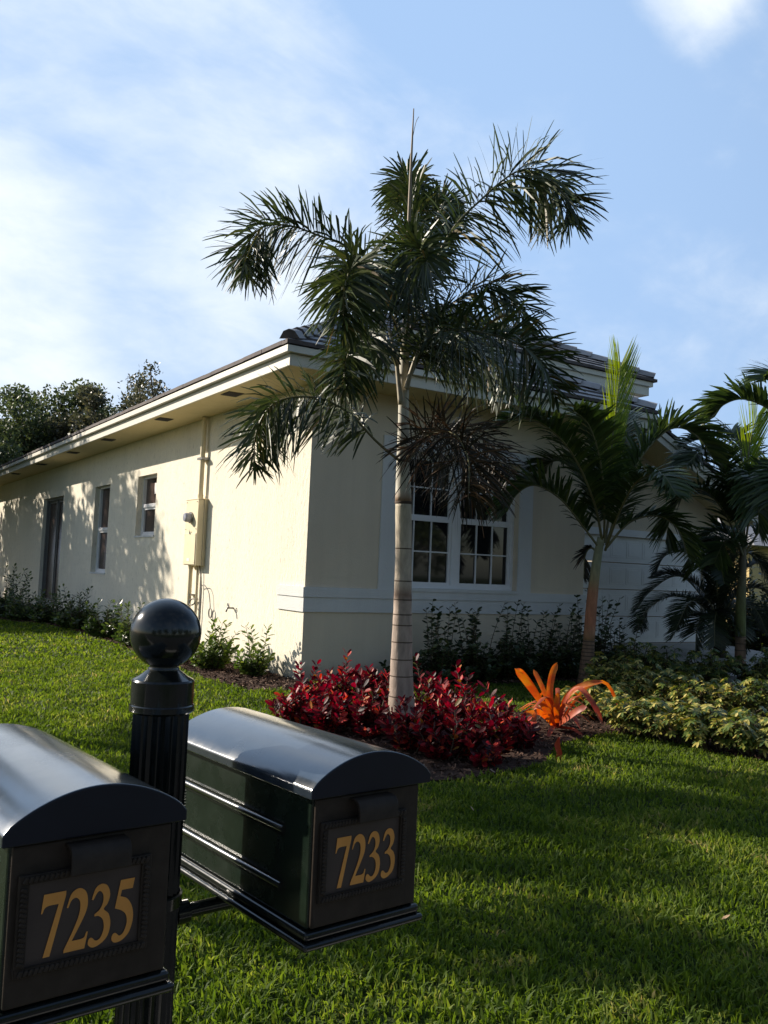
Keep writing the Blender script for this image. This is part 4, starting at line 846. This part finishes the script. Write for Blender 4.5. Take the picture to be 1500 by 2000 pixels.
CRO = [((580, 1420), .60, 'leftmost red croton in the bed behind the mailbox'), ((622, 1400), .62, 'dark red croton second from left behind the mailbox'), ((672, 1385), .66, 'red croton at back of bed, before the sunlit house corner'),
       ((728, 1378), .72, 'tall red croton touching the left side of palm trunk at back'), ((650, 1432), .6, 'red croton in front row just above mailbox roof'), ((712, 1440), .58, 'red croton at front left foot of palm trunk'),
       ((838, 1398), .62, 'red croton behind the palm trunk on its right'), ((905, 1420), .62, 'red croton at the back of the right group'), ((965, 1440), .6, 'red croton right of centre before the dark shrubs'),
       ((810, 1470), .52, 'low red croton at front right foot of palm trunk'), ((872, 1485), .56, 'red croton in the middle of the front row by the mulch'), ((940, 1490), .56, 'dark red croton in front row before the bare mulch'), ((1005, 1462), .52, 'rightmost red croton beside the orange bromeliad')]
for (px_, py_), h, lab in CRO:
    shrub('croton', gp(px_, py_), lab, 'shrub', 'red crotons around the palm', MT['croton'], h*rng.uniform(.72, .94), .33, 24, (.105, .048), 24, rng, 'oval', upright=.9, bottom=.1, sprig=.07, low=.25)
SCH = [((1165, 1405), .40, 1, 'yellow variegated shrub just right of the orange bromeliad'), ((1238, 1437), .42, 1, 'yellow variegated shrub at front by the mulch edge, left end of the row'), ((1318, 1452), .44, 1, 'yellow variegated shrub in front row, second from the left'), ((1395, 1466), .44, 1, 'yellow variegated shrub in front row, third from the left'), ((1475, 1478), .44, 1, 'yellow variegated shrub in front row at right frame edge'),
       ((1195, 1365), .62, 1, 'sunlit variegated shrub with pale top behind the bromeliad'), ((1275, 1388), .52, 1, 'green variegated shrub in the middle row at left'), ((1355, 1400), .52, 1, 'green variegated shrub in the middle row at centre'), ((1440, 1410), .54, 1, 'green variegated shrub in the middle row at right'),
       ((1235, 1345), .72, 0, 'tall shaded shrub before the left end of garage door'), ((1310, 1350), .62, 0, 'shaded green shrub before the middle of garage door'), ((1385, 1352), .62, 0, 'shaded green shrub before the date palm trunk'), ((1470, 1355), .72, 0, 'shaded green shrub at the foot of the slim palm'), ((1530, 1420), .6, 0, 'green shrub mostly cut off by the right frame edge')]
def schefflera(base, h, bright, lab, rng):
    root = thing('variegated_shrub', base, lab, 'shrub', 'variegated shrubs in the right bed'); st = MB(); lf = MB()
    for i in range(34):
        a = rng.uniform(0, 6.283); rr = .46*math.sqrt(rng.random()); hh = h*1.15*rng.uniform(.5, 1.05)*(1-.3*rr/.46)
        tip = base+V(math.cos(a)*rr, math.sin(a)*rr, hh); b0 = base+V(math.cos(a)*rr*.3, math.sin(a)*rr*.3, 0)
        S = spline([b0, b0.lerp(tip, .5)+V(0, 0, .05), tip], 6); st.tube(S, .006, 5)
        for k in range(8):
            s = .25+.75*k/7; x = s*6; q = min(int(x), 5); p = S[q].lerp(S[q+1], x-q); aa = k*2.4+a
            pd = V(math.cos(aa), math.sin(aa), rng.uniform(.3, .9)).normalized(); c = p+pd*rng.uniform(.05, .11)
            st.tube([p, c], .002, 4)
            ax = (pd+V(0, 0, .8)).normalized(); o1 = ax.orthogonal().normalized(); o2 = ax.cross(o1); n_ = rng.choice((6, 7, 7, 8)); ph = rng.random()*6
            for j in range(n_):
                t = ph+6.283*j/n_; d = (o1*math.cos(t)+o2*math.sin(t)+ax*.15).normalized()
                lf.blade(c, d, ax, rng.uniform(.055, .085), .028, .35, leaf_shape('oval'), fold=.08)
    st.build('stems', MT['stem'], root); lf.build('foliage', MT['schef'] if bright else MT['schef_shaded'], root)
for (px_, py_), h, br, lab in SCH: schefflera(gp(px_, py_), h, br, lab, rng)
COC = [((2.05, -.75), 1.0, 'dark sprigged shrub by the front wall right beside palm trunk'), ((2.75, -.7), 1.0, 'dark shrub under left half of the front window'), ((3.45, -.75), 1.05, 'dark shrub under the middle of the front window'), ((4.15, -.7), 1.0, 'dark shrub under right edge of front window'), ((4.8, -.7), .95, 'dark shrub just left of orange palm trunk'), ((5.45, -.65), 1.3, 'tallest dark shrub at right end of front wall'), ((6.05, -.8), .95, 'dark shrub right of orange palm trunk before the garage'), ((1.35, -.65), .62, 'small dark sprig left of the grey palm trunk against the front wall')]
for (x, y), h, lab in COC:
    shrub('wall_shrub', V(x, y, 0), lab, 'shrub', 'dark shrubs along the front wall', MT['coco'], h, .46 if h > .7 else .3, 56 if h > .7 else 6, (.092, .07), 24, rng, 'round', upright=.5, sprig=.13, bottom=.05, low=.75 if h > .7 else 0)
SID = [((497, 1322), .62, .25, 16, 'small sunlit shrub nearest the house corner on the side wall'), ((415, 1308), .66, .32, 26, 'leafy sunlit shrub right of the ball finial under the meter'),
       ((330, 1290), .72, .4, 24, 'side wall shrub hidden behind the ball finial'), ((262, 1262), .85, .42, 24, 'side wall shrub just left of the ball finial with a tall sprig'), ((205, 1246), .8, .42, 24, 'side wall shrub below the first tall window'), ((150, 1230), 1.0, .45, 26, 'tall sprigged side wall shrub between window and sliding door'), ((98, 1218), .75, .5, 24, 'low side wall shrub in front of sliding door'), ((45, 1212), .85, .5, 24, 'side wall shrub left of sliding door'), ((5, 1206), 1.35, .6, 30, 'tallest side wall shrub at the left frame edge')]
for (px_, py_), h, sp, ns, lab in SID:
    b = gp(px_, py_); b.x = max(b.x, -1.3) if px_ > 90 else b.x
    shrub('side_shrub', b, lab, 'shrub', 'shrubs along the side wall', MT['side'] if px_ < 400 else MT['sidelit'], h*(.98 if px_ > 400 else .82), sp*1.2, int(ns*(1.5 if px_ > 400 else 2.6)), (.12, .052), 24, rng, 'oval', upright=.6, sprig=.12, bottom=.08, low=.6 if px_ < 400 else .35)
for i, (px_, dp, h, lab) in enumerate(((1412, 20.5, 2.0, 'dark bush behind the date palm trunk at the garage side'), (1478, 20.0, 2.2, 'dark tall bush right of the slim palm, before the yellow house'), (1540, 19.5, 2.3, 'dark bush at the right frame edge before the yellow house'))):
    q_ = at(px_, 1200, dp); shrub('dark_bush', V(q_.x, q_.y, 0), lab, 'shrub', 'dark bushes beside the garage', MT['coco'], h, .75, 90, (.12, .06), 34, rng, 'oval', upright=.5, sprig=.1, bottom=.05)
# orange bromeliad
BB = gp(1088, 1428); br = thing('bromeliad', BB, 'large orange bromeliad with long strap leaves beside the red crotons', 'bromeliad'); DB = (BB-CAM).dot(FWD)
def strap(pts, wpx, mat, rngl):
    C_ = spline([at(x, y, DB+z) for x, y, z in pts], 16); m = MB(); i0 = 0
    vw = (CAM-C_[0]).normalized()
    vw = (vw+V(rngl.uniform(-.5, .5), rngl.uniform(-.5, .5), rngl.uniform(-.2, .6))).normalized()
    for k, p in enumerate(C_):
        t = (C_[min(k+1, 16)]-C_[max(k-1, 0)]).normalized(); sd0 = t.cross(vw).normalized(); n_ = sd0.cross(t)
        s = k/16; wd = wpx*DB/F_PX*(.82+.12*math.sin(math.pi*s))*.62*(1 if s < .86 else max(.06, 1-((s-.86)/.14)**2))
        m.v += [tuple(p-sd0*wd/2+n_*wd*.12), tuple(p-n_*wd*.05), tuple(p+sd0*wd/2+n_*wd*.12)]
        if k:
            a = (k-1)*3
            for j in range(2): m.f.append((a+j, a+j+1, a+j+4, a+j+3)); m.m.append(0)
    m.build('leaf', mat, br, smooth=True)
rb = random.Random(2)
for pts, wpx, mt_ in (
    ([(1082, 1415, 0), (1060, 1375, -.05), (1030, 1335, -.1), (1006, 1306, -.15)], 22, 'brom'), ([(1006, 1308, -.12), (1020, 1312, -.05), (1045, 1345, 0), (1066, 1385, .02)], 12, 'brom'),
    ([(1082, 1412, 0), (1068, 1365, .05), (1053, 1330, .1), (1042, 1308, .15)], 17, 'brom'), ([(1085, 1412, 0), (1074, 1360, 0), (1078, 1320, 0), (1088, 1294, 0)], 22, 'brom'),
    ([(1090, 1412, 0), (1108, 1360, -.1), (1140, 1338, -.2), (1178, 1331, -.25)], 19, 'brom'), ([(1090, 1416, 0), (1110, 1360, -.2), (1132, 1345, -.35), (1160, 1378, -.5), (1177, 1415, -.55)], 20, 'bromd'),
    ([(1094, 1410, .1), (1140, 1348, .2), (1180, 1332, .3), (1205, 1370, .35), (1218, 1405, .35), (1230, 1428, .35)], 11, 'brom'), ([(1084, 1418, 0), (1060, 1395, -.2), (1035, 1392, -.3), (1014, 1402, -.35)], 14, 'brom'),
    ([(1088, 1420, 0), (1105, 1405, -.3), (1128, 1388, -.45), (1146, 1380, -.5)], 22, 'bromd'), ([(1084, 1420, 0), (1066, 1400, -.35), (1046, 1390, -.5), (1040, 1430, -.6)], 17, 'brom'),
    ([(1088, 1412, -.1), (1086, 1380, -.2), (1090, 1352, -.25)], 17, 'brom'), ([(1090, 1414, .1), (1100, 1380, .15), (1120, 1345, .2)], 15, 'bromd'), ([(1088, 1422, 0), (1080, 1420, -.4), (1070, 1440, -.55)], 15, 'bromd'),
    ([(1090, 1420, 0), (1120, 1425, -.2), (1140, 1440, -.3)], 12, 'bromd'), ([(1085, 1414, .1), (1070, 1390, .3), (1052, 1382, .5), (1040, 1392, .6)], 15, 'bromd')):
    strap(pts, wpx, MT[mt_], rb)
for k in range(16):
    a = k*2.4+rb.uniform(-.3, .3); ln = rb.uniform(.28, .52); el = rb.uniform(.25, 1.2); d = V(math.cos(a), math.sin(a), 0)
    C_ = spline([BB+V(0, 0, .05), BB+d*ln*.35*math.cos(el)+V(0, 0, .08+ln*.55*math.sin(el)), BB+d*ln*.8*math.cos(el*.8)+V(0, 0, .08+ln*.85*math.sin(el)), BB+d*ln*1.1+V(0, 0, .05+ln*(.75*math.sin(el)-.12))], 14)
    m = MB(); sdv = d.cross(V(0, 0, 1))
    for q, p in enumerate(C_):
        u = q/14; wd = .052*(1 if u < .75 else max(.05, 1-((u-.75)/.25)**1.6)); t = (C_[min(q+1, 14)]-C_[max(q-1, 0)]).normalized(); nn = sdv.cross(t)
        m.v += [tuple(p-sdv*wd/2-nn*wd*.14), tuple(p), tuple(p+sdv*wd/2-nn*wd*.14)]
        if q:
            b = (q-1)*3
            for j in range(2): m.f.append((b+j, b+j+1, b+j+4, b+j+3)); m.m.append(0)
    m.build('leaf', MT['bromd'] if k % 3 == 0 else MT['brom'], br, smooth=True)
# curled red leaf standing in the lawn
lm = MB(); b = gp(1090, 1482); Dl = (b-CAM).dot(FWD); C_ = spline([b, at(1092, 1470, Dl), at(1088, 1455, Dl), at(1091, 1440, Dl)], 10)
for k, p in enumerate(C_):
    wd = .055*(1 if k < 7 else 1-(k-7)/4.5); s = RGT*wd/2
    lm.v += [tuple(p-s+FWD*(-.012)), tuple(p), tuple(p+s+FWD*(-.012))]
    if k:
        a = (k-1)*3
        for j in range(2): lm.f.append((a+j, a+j+1, a+j+4, a+j+3)); lm.m.append(0)
tag(own_origin(lm.build('fallen_leaf', plain('red_leaf', (0.5, 0.05, 0.025), 0.4), smooth=True)), 'curled red leaf standing upright in the grass before the bromeliad', 'leaf')

# ------------------------------------------------------------------ trees
def tree(name, base, h, cr, label, mat, seed, leaf=.26, n=5200, trunk_h=.35, group=None, flat=1.0, gaps=.0, cat='tree', rt=None):
    rng = random.Random(seed); nr = np.random.RandomState(seed)
    root = thing(name, base, label, cat, group); tk = MB(); th = h*trunk_h; rt = rt or h*.018
    tips = []
    top = base+V(rng.uniform(-.3, .3), rng.uniform(-.3, .3), th)
    tk.tube(spline([base-V(0, 0, .05), base.lerp(top, .5)+V(.08, .05, 0), top], 8), [rt*(1.3-.5*k/8) for k in range(9)], 10)
    nl = 11
    for i in range(nl):
        a = i*2.4+rng.uniform(-.3, .3); el = rng.uniform(.15, 1.35); ln = cr*rng.uniform(.7, 1.05)
        tip = top+V(math.cos(a)*math.cos(el)*ln, math.sin(a)*math.cos(el)*ln, math.sin(el)*(h-th)*.92*rng.uniform(.75, 1.0)+.1*h*(1-math.sin(el)))
        mid = top.lerp(tip, .5)+V(0, 0, .06*h); S = spline([top, mid, tip], 8); tk.tube(S, [rt*.6*(1-.8*k/8) for k in range(9)], 6)
        for q in range(4):
            s0 = S[3+q] if 3+q < 9 else S[8]; e = s0+V(rng.gauss(0, 1), rng.gauss(0, 1), rng.gauss(.15, .8)).normalized()*cr*rng.uniform(.2, .42)
            tk.tube([s0, s0.lerp(e, .5)+V(0, 0, .05), e], [rt*.22, rt*.14, rt*.06], 5); tips.append(e)
        tips.append(tip)
    tk.build('trunk', MT['bark'], root, smooth=True)
    T_ = np.array([tuple(t) for t in tips]); k = nr.randint(0, len(T_), n)
    rad = cr*nr.uniform(.18, .38, len(T_))
    d = nr.normal(size=(n, 3)); d /= np.linalg.norm(d, axis=1)[:, None]; r = nr.uniform(0, 1, n)**.55
    c = T_[k]+d*(rad[k]*r)[:, None]*np.array([1, 1, .75*flat])
    keep = c[:, 2] > base.z+.25*th; c = c[keep]; d = d[keep]; n = len(c)
    u = nr.normal(size=(n, 3)); u /= np.linalg.norm(u, axis=1)[:, None]; v = np.cross(u, nr.normal(size=(n, 3))); v /= np.linalg.norm(v, axis=1)[:, None]
    L = leaf*nr.uniform(.6, 1.2, n)[:, None]; W = L*.5
    vv = np.empty((n, 4, 3)); vv[:, 0] = c-u*L*.5; vv[:, 1] = c+v*W*.5; vv[:, 2] = c+u*L*.5; vv[:, 3] = c-v*W*.5
    me = bpy.data.meshes.new('crown'); o = bpy.data.objects.new('crown', me); col.objects.link(o)
    vv -= np.array(base); me.vertices.add(4*n); me.vertices.foreach_set('co', vv.ravel()); me.loops.add(4*n); me.loops.foreach_set('vertex_index', np.arange(4*n)); me.polygons.add(n)
    me.polygons.foreach_set('loop_start', np.arange(0, 4*n, 4)); me.update(calc_edges=True); me.materials.append(mat); o.parent = root
    return root
def tpos(px_, depth): p = at(px_, 1100, depth); return V(p.x, p.y, 0)
GB = 'trees behind the house'
tree('broadleaf_tree', tpos(-30, 44), 11.4, 4.2, 'dark tree cut by the left frame edge beyond the house', MT['tree'], 1, n=34000, trunk_h=.12, group=GB, leaf=.27)
tree('broadleaf_tree', tpos(80, 47), 13.2, 4.4, 'bushy dark green tree left of the pointed one behind the house', MT['tree'], 2, n=36000, trunk_h=.12, group=GB, leaf=.27)
tree('broadleaf_tree', tpos(182, 45), 13.6, 3.3, 'tallest tree with a pointed top behind the low eave', MT['tree2'], 3, n=24000, trunk_h=.14, group=GB, leaf=.25)
tree('broadleaf_tree', tpos(235, 50), 13.6, 4.0, 'tree between the pointed one and the thin one behind the eave', MT['tree2'], 14, n=20000, trunk_h=.16, group=GB, leaf=.25)
tree('broadleaf_tree', tpos(310, 46), 13.4, 3.2, 'thin see-through tree with open twigs behind the eave', MT['tree2'], 4, n=5500, trunk_h=.25, group=GB, leaf=.22)
tree('broadleaf_tree', tpos(20, 58), 13.5, 5, 'low dark tree farthest away at left behind the house', MT['tree'], 21, n=9000, trunk_h=.12, group=GB, leaf=.35)
tree('broadleaf_tree', tpos(150, 60), 14, 5, 'far dark tree filling the gap under the pointed tree', MT['tree'], 22, n=9000, trunk_h=.12, group=GB, leaf=.35)
GR_ = 'trees beyond the garage'
tree('broadleaf_tree', tpos(1450, 40), 7.9, 3.4, 'round green tree beyond the garage at right, behind the slim palm', MT['tree2'], 5, n=16000, trunk_h=.2, group=GR_, leaf=.22)
tree('broadleaf_tree', tpos(1570, 42), 8.6, 3.6, 'green tree beyond the garage cut by right frame edge', MT['tree'], 6, n=16000, trunk_h=.2, group=GR_, leaf=.22)
GS = 'trees on the neighbouring lot at left'
for i, (x, y, h, c_, lab) in enumerate(((-7.3, 19.6, 12.5, 3.6, 'leafy tree on the left lot nearest the street, casting shade on the side wall'), (-7.0, 25.5, 13.0, 4.2, 'leafy tree second along the left lot shading the sliding door'), (-7.5, 32.0, 13.0, 4.4, 'leafy tree third along the left lot'), (-7.0, 39.0, 13.0, 4.4, 'leafy tree farthest along the left lot'), (-12.5, 27.0, 11.0, 4.2, 'tall leafy tree at the back of the left lot'))):
    tree('broadleaf_tree', V(x, y, 0), h, c_, lab, MT['tree'], 30+i, n=15000, trunk_h=.14, group=GS, leaf=.30)
tree('broadleaf_tree', V(-7.5, -3.3, 0), 4.3, .85, 'young street tree left of the camera, casting bands of shade on the lawn', MT['tree'], 77, n=1500, trunk_h=.5, leaf=.13, rt=.06)
def copy_tree(o, parent=None):
    c = o.copy(); col.objects.link(c); c.parent = parent
    for ch in o.children: copy_tree(ch, c)
    return c
fx2 = copy_tree(fox); fx2.location = (-7.6, 1.4, 0); fx2.rotation_euler = (0, 0, 1.1); fx2['label'] = 'tall foxtail palm on the left lot beside the street, left of the house'
GA = 'trees across the street behind the camera'
for i, (x, y, h) in enumerate(((-22, -30, 9), (-13, -32, 10), (-4, -29, 9), (5, -31, 10.5), (14, -28, 9), (23, -31, 10), (33, -27, 9.5), (-30, -26, 9))):
    tree('broadleaf_tree', V(x, y, -.05), h, 4.6, 'leafy tree in the row across the street behind the viewer', MT['tree'], 50+i, n=5000, trunk_h=.16, group=GA, leaf=.5)
# neighbour house beyond the garage
nh = thing('house', (26, 12, 0), 'yellow sunlit neighbouring house glimpsed behind the slim palm', 'house')
m = MB(); m.box((23.0, 8.5, -.1), (36, 22, 3.2)); m.build('wall', MT['yellow'], nh)
m = MB(); m.poly([(22.3, 7.8, 3.2), (36.7, 7.8, 3.2), (29.5, 14.5, 6.0)], 0); m.poly([(22.3, 22.7, 3.2), (22.3, 7.8, 3.2), (29.5, 14.5, 6.0), (29.5, 16, 6.0)], 0); m.poly([(36.7, 7.8, 3.2), (36.7, 22.7, 3.2), (29.5, 16, 6.0), (29.5, 14.5, 6.0)], 0); m.poly([(36.7, 22.7, 3.2), (22.3, 22.7, 3.2), (29.5, 16, 6.0)], 0); m.poly([(22.3, 7.8, 3.19), (36.7, 7.8, 3.19), (36.7, 22.7, 3.19), (22.3, 22.7, 3.19)], 0); m.build('roof', MT['tile'], nh)
m = MB(); m.box((22.97, 12, 1.0), (22.995, 13.6, 2.3)); m.build('window', MT['glass'], nh)

# ------------------------------------------------------------------ grass, mulch chips, litter
nr = np.random.RandomState(7)
def inside(P, x, y):
    P = np.array(P); r = np.zeros(len(x), bool); j = len(P)-1
    for i in range(len(P)):
        c = ((P[i, 1] > y) != (P[j, 1] > y)) & (x < (P[j, 0]-P[i, 0])*(y-P[i, 1])/(P[j, 1]-P[i, 1]+1e-12)+P[i, 0]); r ^= c; j = i
    return r
def scatter(n, r0, r1, a0, a1):
    """points over the lawn, denser towards the street side"""
    r = np.sqrt(nr.uniform(r0*r0, r1*r1, n)); a = nr.uniform(a0, a1, n)
    return CAM.x+r*np.sin(a), CAM.y+r*np.cos(a)
def blades_mesh(name, X, Y, H, Wd, lean, mat):
    n = len(X); a = nr.uniform(0, 2*np.pi, n); la = nr.uniform(0, 2*np.pi, n)
    sx, sy = np.cos(a), np.sin(a); lx, ly = np.cos(la)*lean, np.sin(la)*lean
    v = np.zeros((n, 6, 3))
    for k, (t, wd) in enumerate(((0, .8), (.55, 1.0))):
        cx = X+lx*H*t**1.6; cy = Y+ly*H*t**1.6; cz = H*t*(1-.15*lean*t)
        for j, s in enumerate((-1, 1)): v[:, 2*k+j] = np.stack([cx+s*sx*Wd*wd*.5, cy+s*sy*Wd*wd*.5, cz], 1)
    cx = X+lx*H; cy = Y+ly*H; cz = H*(1-.42*lean)
    for j, s in enumerate((-1, 1)): v[:, 4+j] = np.stack([cx+s*sx*Wd*.12, cy+s*sy*Wd*.12, cz], 1)
    f = np.array([[0, 1, 3, 2], [2, 3, 5, 4]]); idx = (np.arange(n)[:, None, None]*6+f[None]).reshape(-1)
    me = bpy.data.meshes.new(name); o = bpy.data.objects.new(name, me); col.objects.link(o)
    me.vertices.add(6*n); me.vertices.foreach_set('co', v.ravel()); me.loops.add(8*n); me.loops.foreach_set('vertex_index', idx); me.polygons.add(2*n); me.polygons.foreach_set('loop_start', np.arange(0, 8*n, 4)); me.update(calc_edges=True)
    me.materials.append(mat); return o
XS, YS, HS, WS, LS = [], [], [], [], []
aL, aR = YAW-R_(31), YAW+R_(30)
for (r0, r1, dens, h, wd) in ((2.2, 4.6, 4600, .066, .0105), (4.6, 7.0, 3200, .066, .0115), (7.0, 10.5, 1900, .064, .0135), (10.5, 16, 900, .064, .018), (16, 30, 260, .068, .034), (30, 60, 40, .08, .08)):
    n = int(dens*(aR-aL)/2*(r1*r1-r0*r0)); x, y = scatter(n, r0, r1, aL, aR)
    ok = (y > -11.25) & ~inside(BED_SIDE, x, y) & ~inside(BED_FRONT, x, y) & ~inside(BED_WALL, x, y) & ~((x > -0.02) & (x < HW) & (y > -0.02) & (y < HL)) & ~inside(DRIVE, x, y)
    x, y = x[ok], y[ok]; n = len(x)
    cl_ = .78+.62*np.sin(x*5.1+2*np.sin(y*3.3))*np.sin(y*4.7+1.5*np.sin(x*2.9))*.5+.1*nr.normal(size=n)
    XS.append(x); YS.append(y); HS.append(h*nr.uniform(.55, 1.35, n)*np.clip(cl_, .5, 1.3)); WS.append(wd*nr.uniform(.7, 1.25, n)); LS.append(nr.uniform(.15, .95, n))
g = blades_mesh('grass', np.concatenate(XS), np.concatenate(YS), np.concatenate(HS), np.concatenate(WS), np.concatenate(LS), MT['grass'])
tag(g, 'thick green lawn of broad grass blades, sunlit and shadowed', 'grass', kind='stuff')
# mulch chips
def chips():
    X, Y = [], []
    for P, n in ((BED_FRONT, 16000), (BED_SIDE, 9000), (BED_WALL, 2500)):
        A = np.array(P); x = nr.uniform(A[:, 0].min(), A[:, 0].max(), n*2); y = nr.uniform(A[:, 1].min(), min(A[:, 1].max(), 16), n*2)
        ok = inside(P, x, y); X.append(x[ok]); Y.append(y[ok])
    X = np.concatenate(X); Y = np.concatenate(Y); n = len(X)
    u = nr.normal(size=(n, 3))*np.array([1, 1, .35]); u /= np.linalg.norm(u, axis=1)[:, None]; v = np.cross(u, nr.normal(size=(n, 3))*np.array([.4, .4, 1])); v /= np.linalg.norm(v, axis=1)[:, None]
    L = nr.uniform(.025, .075, n)[:, None]; W = nr.uniform(.008, .022, n)[:, None]; c = np.stack([X, Y, nr.uniform(.018, .04, n)], 1)
    q = np.empty((n, 4, 3)); q[:, 0] = c-u*L*.5-v*W*.5; q[:, 1] = c+u*L*.5-v*W*.5; q[:, 2] = c+u*L*.5+v*W*.5; q[:, 3] = c-u*L*.5+v*W*.5
    me = bpy.data.meshes.new('mulch'); o = bpy.data.objects.new('mulch', me); col.objects.link(o)
    me.vertices.add(4*n); me.vertices.foreach_set('co', q.ravel()); me.loops.add(4*n); me.loops.foreach_set('vertex_index', np.arange(4*n)); me.polygons.add(n); me.polygons.foreach_set('loop_start', np.arange(0, 4*n, 4)); me.update(calc_edges=True); me.materials.append(MT['chip'])
    tag(o, 'brown wood chip mulch covering the planting beds', 'mulch', kind='stuff')
chips()
rng = random.Random(8)
for (px_, py_, lab) in ((925, 1583, 'pale dry leaf on the grass just right of mailbox roof corner'), (898, 1757, 'pinkish dry leaf upright in grass right of the 7233 mailbox'), (1410, 1795, 'brown dry leaf on the grass near right frame edge'), (1232, 1662, 'small tan dry leaf in the middle of right lawn')):
    b = gp(px_, py_, .04); m = MB(); a = rng.uniform(0, 6); m.blade(b, V(math.cos(a), math.sin(a), .5), V(rng.uniform(-.5, .5), rng.uniform(-.5, .5), 1), .055, .025, .1, leaf_shape('lance'), fold=.15)
    tag(own_origin(m.build('dry_leaf', MT['litter'])), lab, 'leaf', 'dry leaves on the lawn')
